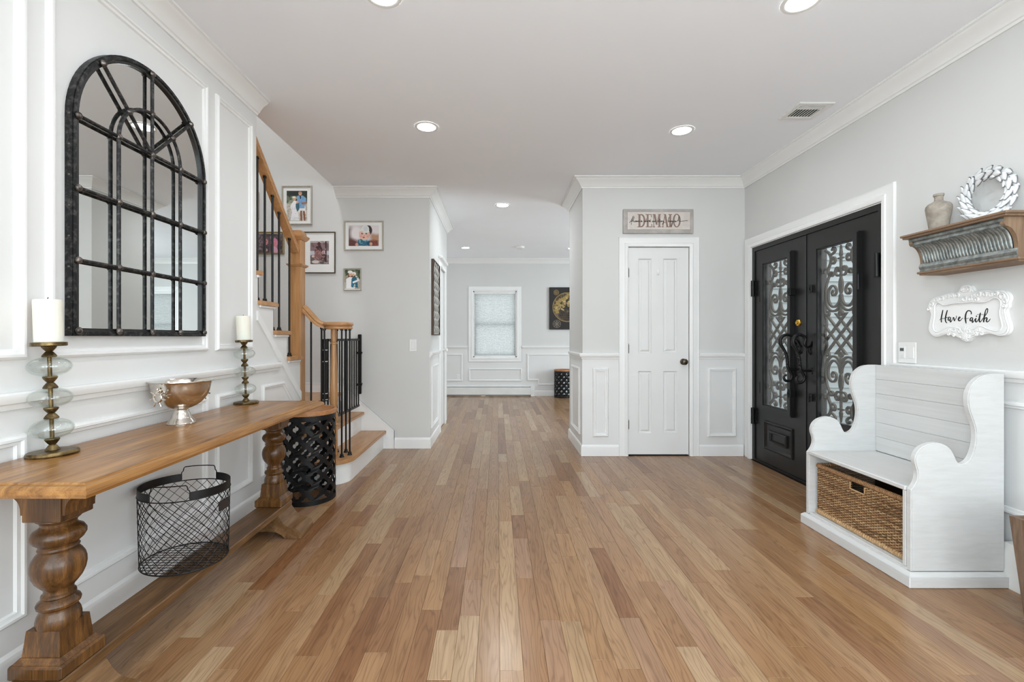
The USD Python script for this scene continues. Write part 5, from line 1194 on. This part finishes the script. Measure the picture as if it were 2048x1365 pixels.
# ---- ceiling vent and smoke detector
vx0, vx1, vy0, vy1 = 1.998, 2.232, 3.005, 3.235
vt = Thing('air_vent', 'white louvred air vent in the ceiling above the front doors', 'vent', ((vx0 + vx1) / 2, (vy0 + vy1) / 2, H))
fr2 = sbox(vx0, vy0, vx1, vy1).difference(sbox(vx0 + .036, vy0 + .036, vx1 - .036, vy1 - .036))
vt.part('frame', cat([extr(fr2, 'z', H - .005, H - .0004), extr(fr2.buffer(-.004), 'z', H - .008, H - .005)]), 'white_plastic', smooth=False)
vt.part('duct_shade', box(vx0 + .03, vx1 - .03, vy0 + .03, vy1 - .03, H - .0012, H - .0006), 'dark_gap')  # thin dark sheet in place of the shade inside the duct
for i in range(8):
    x = vx0 + .047 + i * .0200
    vt.part('louvre', rot_about(box(x - .0015, x + .0015, vy0 + .082, vy1 - .037, H - .008, H - .0014), (x, 0, H - .005), (0, 1, 0), 20), 'white_plastic', smooth=False)
for i in range(3):
    y = vy0 + .044 + i * .014
    vt.part('louvre', box(vx0 + .037, vx1 - .037, y - .002, y + .002, H - .008, H - .0014), 'white_plastic', smooth=False)
vt.part('divider', box(vx0 + .036, vx1 - .036, vy0 + .076, vy0 + .082, H - .009, H - .0014), 'white_plastic', smooth=False)
sd = Thing('smoke_detector', 'round white smoke detector on the far ceiling', 'smoke detector', (.395, 7.80, H))
sd.part('body', lathe([(0, H - .0004), (.068, H - .0004), (.068, H - .012), (.062, H - .030), (.048, H - .038), (0, H - .040)], 36, (.395, 7.80, 0)), 'white_plastic')
sd.part('slots', lathe([(.0645, H - .017), (.0660, H - .017), (.0640, H - .024), (.0625, H - .024), (.0645, H - .017)], 36, (.395, 7.80, 0)), 'dark_gap')

# ================================================================== wooden planter at the right edge
pl = Thing('planter_box', 'rustic brown wooden planter box beside the bench, cut by the right edge of the picture', 'planter', (2.205, 1.57, 0))
b0, b1, t0, t1 = (2.052, 1.36), (2.352, 1.765), (2.022, 1.325), (2.382, 1.800)
hP = .455
def board(a, b, c, d, n, th):
    """A side of the tapered box as upright boards between the bottom edge a-b and the top edge c-d."""
    for i in range(n):
        p, q = i / n + .003, (i + 1) / n - .003
        A, B, C, D = [np.array(e) for e in (a + (b - a) * p, a + (b - a) * q, c + (d - c) * p, c + (d - c) * q)]
        nrm = np.cross(B - A, C - A); nrm /= np.linalg.norm(nrm)
        pl.part('board', fix(trimesh.convex.convex_hull(np.array([A, B, C, D, A - nrm * th, B - nrm * th, C - nrm * th, D - nrm * th]))), 'planter_wood', smooth=False)
P = lambda x, y, z: np.array([x, y, z], float)
board(P(b0[0], b0[1], 0), P(b1[0], b0[1], 0), P(t0[0], t0[1], hP), P(t1[0], t0[1], hP), 3, .018)
board(P(b1[0], b1[1], 0), P(b0[0], b1[1], 0), P(t1[0], t1[1], hP), P(t0[0], t1[1], hP), 3, .018)
board(P(b0[0], b1[1], 0), P(b0[0], b0[1], 0), P(t0[0], t1[1], hP), P(t0[0], t0[1], hP), 3, .018)
board(P(b1[0], b0[1], 0), P(b1[0], b1[1], 0), P(t1[0], t0[1], hP), P(t1[0], t1[1], hP), 3, .018)
pl.part('bottom', box(b0[0] + .02, b1[0] - .02, b0[1] + .02, b1[1] - .02, .01, .03), 'planter_wood')

# ================================================================== flat prints, painted cell by cell on a grid of the print's own mesh
class Paint:
    def __init__(self, w, h, n):
        self.w, self.h = w, h; self.nx, self.ny = int(n), max(4, int(n * h / w))
        self.u, self.v = np.meshgrid(np.linspace(0, 1, self.nx), np.linspace(1, 0, self.ny))     # v = 0 at the top row
        self.v = 1 - self.v; self.c = np.ones((self.ny, self.nx, 3)) * .8
    def put(self, m, col, a=1.0):
        m = np.clip(m, 0, 1)[..., None] * a; self.c = self.c * (1 - m) + np.array(lin(col)) * m
    def fill(self, col): self.put(np.ones_like(self.u), col)
    def ell(self, x, y, rx, ry, col, soft=.15, a=1.0, rot=0):
        dx, dy = self.u - x, (self.v - y); c, s = math.cos(rot), math.sin(rot); ar = self.w / self.h
        dx2, dy2 = c * dx * ar + s * dy, -s * dx * ar + c * dy
        d = np.sqrt((dx2 / (rx * ar)) ** 2 + (dy2 / ry) ** 2); self.put((1 - d) / soft + .5, col, a)
    def rect(self, x0, y0, x1, y1, col, a=1.0):
        self.put(((self.u >= x0) & (self.u <= x1) & (self.v >= y0) & (self.v <= y1)).astype(float), col, a)
    def poly(self, pts, col, a=1.0):
        p = Polygon(pts); self.put(shapely.contains_xy(p, self.u.ravel(), self.v.ravel()).reshape(self.u.shape).astype(float), col, a)
    def line(self, pts, w, col, a=1.0): self.poly(list(LineString(pts).buffer(w).exterior.coords), col, a)
    def noise(self, sc, col, lo=.5, hi=.7, a=1.0, seed=0, where=None):
        n = meshkit.fbm(np.stack([self.u * sc, self.v * sc * self.h / self.w, 0 * self.u], -1), 4, seed)
        m = np.clip((n - lo) / (hi - lo), 0, 1)
        if where is not None: m = m * where
        self.put(m, col, a)
    def mesh(self, O, U, V):
        """O = upper left corner, U and V = full edge vectors (V downwards)."""
        v = np.array(O) + self.u[..., None] * np.array(U) + self.v[..., None] * np.array(V)
        f = []; n = self.nx
        a = (np.arange(self.ny - 1)[:, None] * n + np.arange(n - 1)[None]).ravel()
        f = np.vstack([np.stack([a, a + n, a + n + 1], 1), np.stack([a, a + n + 1, a + 1], 1)])
        return trimesh.Trimesh(v.reshape(-1, 3), f, process=False), self.c.reshape(-1, 3)

def picture(label, x0, y0, x1, y1, p, frame, fw, paint, mat_board=True, depth=.02):
    """A framed print on the stair wall; outer box and print box in pixels of the photograph."""
    a, b = on_y(x0, y1, YB - .012), on_y(x1, y0, YB - .012)
    t = Thing('picture_frame', label, 'picture', ((a[0] + b[0]) / 2, YB, a[2]), group='family pictures on the stair wall')
    ax, bx, az, bz = a[0], b[0], a[2], b[2]
    t.part('frame', mould([(ax, az), (ax, bz), (bx, bz), (bx, az)], [(0, 0), (0, depth - .003), (.003, depth), (fw - .003, depth), (fw, depth - .006), (fw, 0)], U=(1, 0, 0), V=(0, 0, 1), N=(0, -1, 0), O=(0, YB - .0005, 0), closed=True), frame, smooth=20)
    t.part('backing', box(ax + .002, bx - .002, YB - .006, YB - .001, az + .002, bz - .002), 'mat_board', label='white mat board' if mat_board else None)
    c, d = on_y(p[0], p[3], YB - .012), on_y(p[2], p[1], YB - .012)
    P_ = Paint(d[0] - c[0], d[2] - c[2], 70); paint(P_)
    m, col = P_.mesh((c[0], YB - .0068, d[2]), (d[0] - c[0], 0, 0), (0, 0, c[2] - d[2]))
    t.part('print', m, 'print', smooth=False, prims={'Cd': col})
SKIN = '#d9a78c'
def p_couple(P):
    P.fill('#c9c2b6'); P.rect(0, 0, 1, .20, '#2c3130'); P.rect(0, .16, 1, .42, '#6b755c'); P.noise(9, '#2f3a2e', .45, .6, 1, 1, (P.v < .40)); P.noise(6, '#a8ab94', .55, .7, .8, 3, (P.v > .2) & (P.v < .5)); P.rect(0, .46, 1, 1, '#cfc8bd'); P.noise(12, '#a39a8e', .5, .65, .7, 4, P.v > .46)
    P.poly([(.54, .50), (.90, .50), (.93, .72), (.78, .72), (.75, .60), (.72, .72), (.56, .72)], '#ece8e4'); P.line([(.70, .70), (.72, .95)], .045, '#8a5c48'); P.line([(.84, .70), (.88, .95)], .045, '#8a5c48')
    P.poly([(.48, .20), (.58, .15), (.78, .15), (.97, .26), (.96, .40), (.88, .40), (.88, .58), (.54, .58), (.55, .42)], '#7fa8cf'); P.noise(14, '#5f8bb8', .5, .65, .6, 5, (P.u > .5) & (P.u < .96) & (P.v > .18) & (P.v < .56)); P.line([(.66, .16), (.68, .24)], .03, '#2e3440')
    P.line([(.95, .40), (.75, .42)], .035, '#a8745c'); P.ell(.66, .085, .085, .065, SKIN); P.ell(.66, .055, .085, .035, '#b88d74')
    P.poly([(.24, .42), (.36, .32), (.52, .34), (.58, .46), (.56, .72), (.60, .98), (.18, .98), (.26, .70), (.18, .52)], '#f1eff0'); P.noise(9, '#d8d8dd', .52, .66, .7, 6, (P.u > .2) & (P.u < .6) & (P.v > .5))
    P.ell(.37, .25, .08, .07, '#caa77c'); P.ell(.40, .27, .05, .05, SKIN); P.ell(.36, .21, .09, .03, '#efe6dc'); P.poly([(.44, .42), (.60, .40), (.62, .60), (.52, .70), (.45, .56)], '#3f6a78'); P.ell(.52, .37, .06, .045, SKIN)
def p_twins(P):
    P.fill('#5a4d50'); P.noise(7, '#8a7c82', .5, .64, .9, 2); P.noise(16, '#3c3236', .5, .62, .8, 5)
    for x, y, hat in ((.34, .36, '#6d5a5c'), (.68, .46, '#d583a4')):
        P.ell(x, y, .13, .24, hat); P.ell(x, y + .05, .085, .16, '#d98f96'); P.ell(x - .03, y + .02, .012, .02, '#4a3030'); P.ell(x + .03, y + .02, .012, .02, '#4a3030'); P.ell(x, y + .12, .025, .02, '#b0525e')
    P.ell(.35, .85, .14, .25, '#4c3d42'); P.ell(.36, .84, .05, .08, '#caa0a0'); P.ell(.68, .88, .12, .22, '#d3a3b6')
def p_group(P):
    P.fill('#8d7477'); P.rect(0, 0, 1, .08, '#b9adad'); P.noise(8, '#6d5558', .5, .62, .7, 1); P.rect(0, .42, 1, .60, '#c8c6cb'); P.rect(0, .6, 1, 1, '#6a5a5c'); P.noise(12, '#a89a98', .5, .62, .9, 3, P.v > .6); P.rect(.80, .0, .88, .9, '#3a2a2c')
    P.ell(.47, .12, .09, .08, '#5a3538'); P.poly([(.30, .24), (.55, .17), (.66, .36), (.60, .55), (.22, .50)], '#4b3034'); P.ell(.40, .46, .12, .09, '#8d5a5a'); P.poly([(.24, .52), (.62, .48), (.66, .74), (.20, .76)], '#8a6262')
    P.ell(.70, .52, .07, .06, '#c08c84'); P.poly([(.60, .58), (.80, .56), (.84, .84), (.60, .84)], '#4a3438'); P.ell(.28, .90, .20, .07, '#ddd2cc'); P.ell(.15, .66, .08, .05, '#d8c4b8'); P.noise(16, '#b58c86', .55, .66, .7, 8, (P.v > .3) & (P.v < .85) & (P.u > .2) & (P.u < .85))
def p_baby(P):
    P.fill('#d9cfce'); P.noise(5, '#b8a9ab', .48, .62, .8, 1); P.ell(.06, .45, .14, .35, '#8f7f80', .6); P.ell(.25, .38, .18, .34, '#efe9ea', .6); P.ell(.05, .95, .30, .30, '#6d4038', .5); P.ell(.95, .55, .22, .30, '#b98d70', .5); P.ell(.80, .92, .22, .22, '#8f4c3c', .5); P.ell(.92, .18, .2, .25, '#e6dede', .6); P.noise(14, '#5a3a34', .52, .64, .6, 4, P.v > .72)
    P.ell(.62, .24, .16, .27, '#3a2f2c', .1); P.ell(.51, .42, .165, .32, '#eec4b2', .1); P.ell(.56, .19, .12, .20, '#e8e6e3', .1); P.poly([(.35, .28), (.48, .02), (.62, .03), (.70, .36), (.63, .30), (.50, .24), (.40, .30)], '#ecebe8'); P.ell(.57, .16, .08, .12, '#d9dcdc', .4)
    for x in (.445, .585): P.ell(x, .40, .032, .035, '#5a5858', .5)
    P.ell(.515, .50, .025, .03, '#d99f8e', .6); P.ell(.50, .585, .04, .032, '#b8525a', .3); P.ell(.41, .53, .05, .06, '#e8a89c', .9); P.ell(.63, .53, .05, .06, '#e8a89c', .9); P.ell(.69, .42, .025, .07, '#e2b09c', .3)
    P.poly([(.28, 1), (.32, .70), (.42, .66), (.50, .76), (.62, .70), (.70, .76), (.70, 1)], '#2f6d86'); P.noise(22, '#8fc3cc', .5, .6, .9, 6, (P.v > .7) & (P.u > .28) & (P.u < .7)); P.noise(18, '#1d3f58', .54, .62, .9, 9, (P.v > .7) & (P.u > .28) & (P.u < .7)); P.ell(.27, .93, .05, .08, '#d9a08c', .3); P.ell(.74, .90, .05, .08, '#d9a08c', .3)
def p_mother(P):
    P.fill('#7c8468'); P.noise(8, '#3c4a34', .48, .6, 1, 2); P.noise(7, '#a9a08a', .5, .62, .9, 5, P.u < .4); P.rect(0, .5, 1, 1, '#bdb7aa'); P.noise(9, '#8d8a80', .5, .64, .8, 7, P.v > .5)
    P.ell(.38, .30, .17, .20, '#5a3b2c'); P.ell(.37, .25, .11, .11, SKIN); P.ell(.36, .13, .16, .075, '#efece8'); P.poly([(.10, .48), (.30, .38), (.60, .40), (.70, .75), (.66, .98), (.10, .98)], '#f2f0f0'); P.ell(.60, .22, .13, .10, '#efeae4'); P.ell(.57, .28, .09, .07, SKIN)
    P.poly([(.70, .30), (.88, .40), (.96, .58), (.80, .60), (.72, .48)], '#eeecec'); P.poly([(.44, .50), (.56, .38), (.76, .42), (.82, .58), (.86, .92), (.72, .92), (.66, .72), (.54, .92), (.42, .90)], '#2f7890'); P.noise(20, '#1e5266', .5, .62, .8, 3, (P.u > .42) & (P.u < .86) & (P.v > .38) & (P.v < .92)); P.line([(.56, .66), (.82, .58)], .05, '#f0eeee')
picture('pale wooden frame with a beach photo of a man in light blue', 563.8, 371.7, 623.9, 449.7, (572.9, 381.7, 613.9, 442), 'frame_wood', .013, p_couple)
picture('gold frame with a dark photo of two babies, behind the balusters', 508, 463.8, 568, 508.5, (513.5, 468, 565.2, 506.5), 'gold_frame', .014, p_twins, False)
picture('dark framed picture with wide white mat, beside the square newel post', 607, 463.8, 670.5, 546.9, (620.2, 482.4, 657.3, 528.6), 'dark_frame', .010, p_group)
picture('pale wooden frame with a photo of a baby in white headband', 688, 441.8, 767, 501.5, (697, 451, 757.3, 492), 'frame_wood', .014, p_baby)
picture('smallest pale frame, lowest of the stair pictures, with mother and child', 686.9, 536.7, 722.5, 581.5, (689.2, 539.3, 719.8, 578.2), 'frame_wood', .010, p_mother, False)
picture('pale frame mostly hidden behind the corner of the panelled left wall', 452, 385, 518, 438, (462, 395, 508, 428), 'frame_wood', .014, lambda P: (P.fill('#b5aaa0'), P.noise(6, '#6f665c', .45, .6, .9, 4), P.ell(.5, .5, .2, .35, '#e6dfda')))

# ---- world map canvas on the far wall
ax0, az0, az1 = px9(1098.3), pz9(659.5), pz9(575.5)
mp = Thing('map_print', 'black canvas print of an old golden world map on the far wall', 'picture', (ax0 + .6, YF, az0))
mw, mh = 1.22, az1 - az0
mp.part('canvas', box(ax0, ax0 + mw, YF - .036, YF - .0005, az0, az1, .002), 'black_paint')
P = Paint(mw, mh, 230); P.fill('#1f1b1a'); P.noise(5, '#2c2624', .45, .65, .8, 1)
GOLD = ('#a0864e', '#6f5b38', '#c4ab72')
ar = mw / mh
for cx in (.29, .71):
    rr = .345
    d = np.sqrt(((P.u - cx) * ar) ** 2 + (P.v - .47) ** 2)
    P.put((rr - d) / .01 + .5, '#332a22')
    ins = (d < rr - .012)
    P.noise(13, GOLD[1], .44, .52, .9, 3 + int(cx * 10), ins & (P.v < .60)); P.noise(10, GOLD[0], .50, .56, 1, 7 + int(cx * 10), ins & (P.v < .62)); P.noise(34, '#1f1915', .46, .58, .95, 5, ins); P.noise(18, GOLD[2], .60, .66, .9, 6, ins & (P.v < .55)); P.noise(9, '#6d645c', .5, .62, .8, 8, ins & (P.v > .62))
    for k in range(1, 6):
        e = rr * k / 6
        q = np.abs(np.sqrt((((P.u - cx) * ar) / (e / rr)) ** 2 + (P.v - .47) ** 2) - rr); P.put((q < .004) & ins, GOLD[1], .6)
        P.put((np.abs(np.abs(P.v - .47) - e * .95) < .0025) & ins, GOLD[1], .6)
    P.put((np.abs(d - rr) < .007).astype(float), GOLD[0]); P.put((np.abs(d - rr + .02) < .003).astype(float), GOLD[1])
for cx, cy, r in ((.11, .12, .06), (.89, .12, .06), (.5, .10, .07), (.12, .87, .09), (.5, .88, .08), (.88, .87, .09)):
    d = np.sqrt(((P.u - cx) * ar) ** 2 + (P.v - cy) ** 2)
    for k in (1, .62, .3): P.put((np.abs(d - r * k) < .005).astype(float), '#8a7d70' if cy > .5 else GOLD[0], .8)
    for k in range(4):
        a = k * math.pi / 4; P.line([(cx - r / ar * math.cos(a), cy - r * math.sin(a)), (cx + r / ar * math.cos(a), cy + r * math.sin(a))], .003, '#8a7d70' if cy > .5 else GOLD[1], .7)
m, col = P.mesh((ax0 + .002, YF - .0366, az1 - .002), (mw - .004, 0, 0), (0, 0, -(mh - .004)))
mp.part('print', m, 'print', smooth=False, prims={'Cd': col})

# ---- woven silver panel on the hall wall
wy0, wy1, wz0_, wz1_ = 4.895, 5.425, 1.183, 2.006
wa = Thing('wall_panel', 'brown framed wall panel woven of wavy silver strips in the hall', 'wall art', (XH, (wy0 + wy1) / 2, wz0_))
wa.part('frame', mould([(wy0, wz0_), (wy1, wz0_), (wy1, wz1_), (wy0, wz1_)], [(0, 0), (0, .026), (-.001, .028), (-.010, .028), (-.012, .024), (-.012, 0)], U=(0, 1, 0), V=(0, 0, 1), N=(1, 0, 0), O=(XH, 0, 0), closed=True), 'art_brown', smooth=20)
wa.part('back_board', box(XH + .0005, XH + .006, wy0 + .004, wy1 - .004, wz0_ + .004, wz1_ - .004), 'art_brown')
nS = 8; pw = (wy1 - wy0 - .03) / nS
for i in range(nS):
    y = wy0 + .015 + pw * (i + .5); zz = np.linspace(wz0_ + .012, wz1_ - .012, 60); ph = i * math.pi
    w = pw * (.30 + .18 * np.cos(zz * 2 * math.pi / .165 + ph)); xo = XH + .016 + .008 * np.cos(zz * 2 * math.pi / .165 + ph)
    v, f = [], []
    for q, (z, ww, xx) in enumerate(zip(zz, w, xo)): v += [(xx - .006, y - ww, z), (xx, y, z), (xx - .006, y + ww, z), (xx - .010, y, z)]
    for q in range(len(zz) - 1):
        for j in range(4):
            l = (j + 1) % 4; f += [[q * 4 + j, q * 4 + l, q * 4 + 4 + l], [q * 4 + j, q * 4 + 4 + l, q * 4 + 4 + j]]
    m = trimesh.Trimesh(v, f, process=False); m.fix_normals(); wa.part('strip', fix(m), 'silver_leaf', smooth=40)

# ---- name sign over the closet door
SYs = YC - .022
b0_, b1_ = on_y(1246.6, 467.0, SYs), on_y(1386.8, 418.6, SYs)
ns = Thing('name_sign', 'weathered wooden sign lettered DEMAIO above the closet door', 'sign', ((b0_[0] + b1_[0]) / 2, YC, b0_[2]))
ns.part('board', box(b0_[0], b1_[0], SYs, YC - .0005, b0_[2], b1_[2], .002), 'sign_border', smooth=False)
def sp(zx, zy): p = on_y(1230 + zx / 12.05, 405 + zy / 12.05, SYs); return (p[0], p[2])
i0, i1 = sp(300, 655), sp(1812, 230)
ns.part('field', box(i0[0], i1[0], SYs - .0006, SYs + .001, i0[1], i1[1]), 'sign_board', label='pale mottled lettering field')
ns.part('border_line', extr(sbox(i0[0], i0[1], i1[0], i1[1]).buffer(.0012, join_style=2).difference(sbox(i0[0], i0[1], i1[0], i1[1]).buffer(-.0004, join_style=2)), 'y', SYs - .0009, SYs), 'ink_brown', smooth=False)
R_ = lambda x0, y0, x1, y1: Polygon([sp(x0, y0), sp(x1, y0), sp(x1, y1), sp(x0, y1)])
L_ = lambda a, b, w: Polygon([sp(a[0] - w, a[1]), sp(a[0] + w, a[1]), sp(b[0] + w, b[1]), sp(b[0] - w, b[1])])
def E_(cx, cy, rx, ry): return Polygon([sp(cx + rx * math.cos(a), cy + ry * math.sin(a)) for a in np.linspace(0, 2 * math.pi, 40)[:-1]])
t_, b_ = 285, 600; s_ = 18
D = unary_union([R_(565, t_, 612, b_), R_(540, t_, 650, t_ + s_), R_(540, b_ - s_, 650, b_), E_(635, 442, 95, 158).difference(E_(625, 442, 62, 132)).intersection(R_(612, t_, 760, b_))])
E = unary_union([R_(765, t_, 808, b_), R_(738, t_, 880, t_ + s_), R_(738, b_ - s_, 892, b_), R_(865, t_, 880, t_ + 75), R_(876, b_ - 80, 892, b_), R_(800, 430, 860, 446), R_(848, 400, 860, 478)])
Mm = unary_union([R_(925, t_, 942, b_), L_((950, t_), (1005, b_ - 60), 22), L_((1062, t_), (1000, b_ - 60), 9), R_(1045, t_, 1090, b_), R_(905, t_, 975, t_ + s_), R_(1040, t_, 1105, t_ + s_), R_(905, b_ - s_, 965, b_), R_(1025, b_ - s_, 1108, b_)])
A = unary_union([L_((1205, t_), (1148, b_), 9), L_((1205, t_), (1262, b_), 22), R_(1170, 480, 1240, 494), R_(1125, b_ - s_, 1172, b_), R_(1228, b_ - s_, 1295, b_), R_(1172, t_, 1225, t_ + s_)])
I = unary_union([R_(1308, t_, 1352, b_), R_(1285, t_, 1375, t_ + s_), R_(1285, b_ - s_, 1375, b_)])
O = E_(1487, 440, 95, 165).difference(E_(1487, 440, 55, 142))
ns.part('lettering', extr(unary_union([D, E, Mm, A, I, O]), 'y', SYs - .0014, SYs), 'ink_brown', smooth=False, label='brown serif capitals DEMAIO')
SC = [  # "Home is where our story begins" in thin script
    [(350, 490), (400, 420), (440, 330), (400, 470), (392, 540)], [(380, 460), (430, 440), (460, 350), (440, 470), (460, 465)], [(480, 450), (470, 470), (490, 472), (498, 450), (482, 446)], [(505, 470), (515, 447), (522, 470), (534, 447), (540, 470), (556, 447), (562, 470)], [(568, 462), (584, 450), (572, 448), (568, 468), (590, 468)],
    [(625, 448), (622, 470), (640, 462)], [(650, 445), (640, 455), (655, 468), (636, 472)], [(627, 430), (628, 434)],
    [(700, 446), (706, 470), (718, 448), (726, 470), (740, 444)], [(752, 400), (742, 472), (756, 448), (768, 470)], [(775, 462), (790, 450), (778, 448), (776, 468), (796, 466)], [(802, 470), (808, 448), (822, 450)], [(826, 462), (842, 450), (830, 446), (826, 468), (850, 466)],
    [(905, 450), (895, 468), (912, 472), (922, 452), (905, 448)], [(930, 448), (930, 470), (948, 470), (954, 448), (958, 470)], [(965, 470), (972, 448), (988, 450)],
    [(1050, 446), (1036, 454), (1052, 468), (1030, 474)], [(1075, 400), (1062, 470), (1080, 468)], [(1055, 428), (1095, 424)], [(1096, 450), (1088, 468), (1106, 470), (1112, 450), (1098, 448)], [(1122, 470), (1128, 448), (1144, 450)], [(1150, 448), (1156, 470), (1176, 448), (1160, 520), (1140, 530), (1180, 466)],
    [(1300, 360), (1284, 468), (1306, 470), (1312, 450), (1290, 452)], [(1322, 462), (1338, 450), (1326, 447), (1322, 468), (1346, 466)], [(1366, 448), (1352, 460), (1366, 470), (1380, 448), (1376, 540), (1352, 580), (1366, 520), (1396, 470)], [(1400, 450), (1400, 470), (1414, 466)], [(1420, 470), (1426, 448), (1440, 450), (1442, 470)], [(1462, 446), (1450, 455), (1464, 468), (1446, 474), (1500, 450), (1545, 340), (1530, 430), (1600, 460), (1680, 446), (1750, 440)]]
kx = abs(sp(10, 0)[0] - sp(0, 0)[0]) / 10
ns.part('script', extr(brush([([sp(*q) for q in (spline(p, 5) if len(p) > 2 else p)], [6.5 * kx, 5 * kx]) for p in SC]), 'y', SYs - .0022, SYs - .0012), 'ink_script', smooth=False, label='thin dark script written across the capitals')
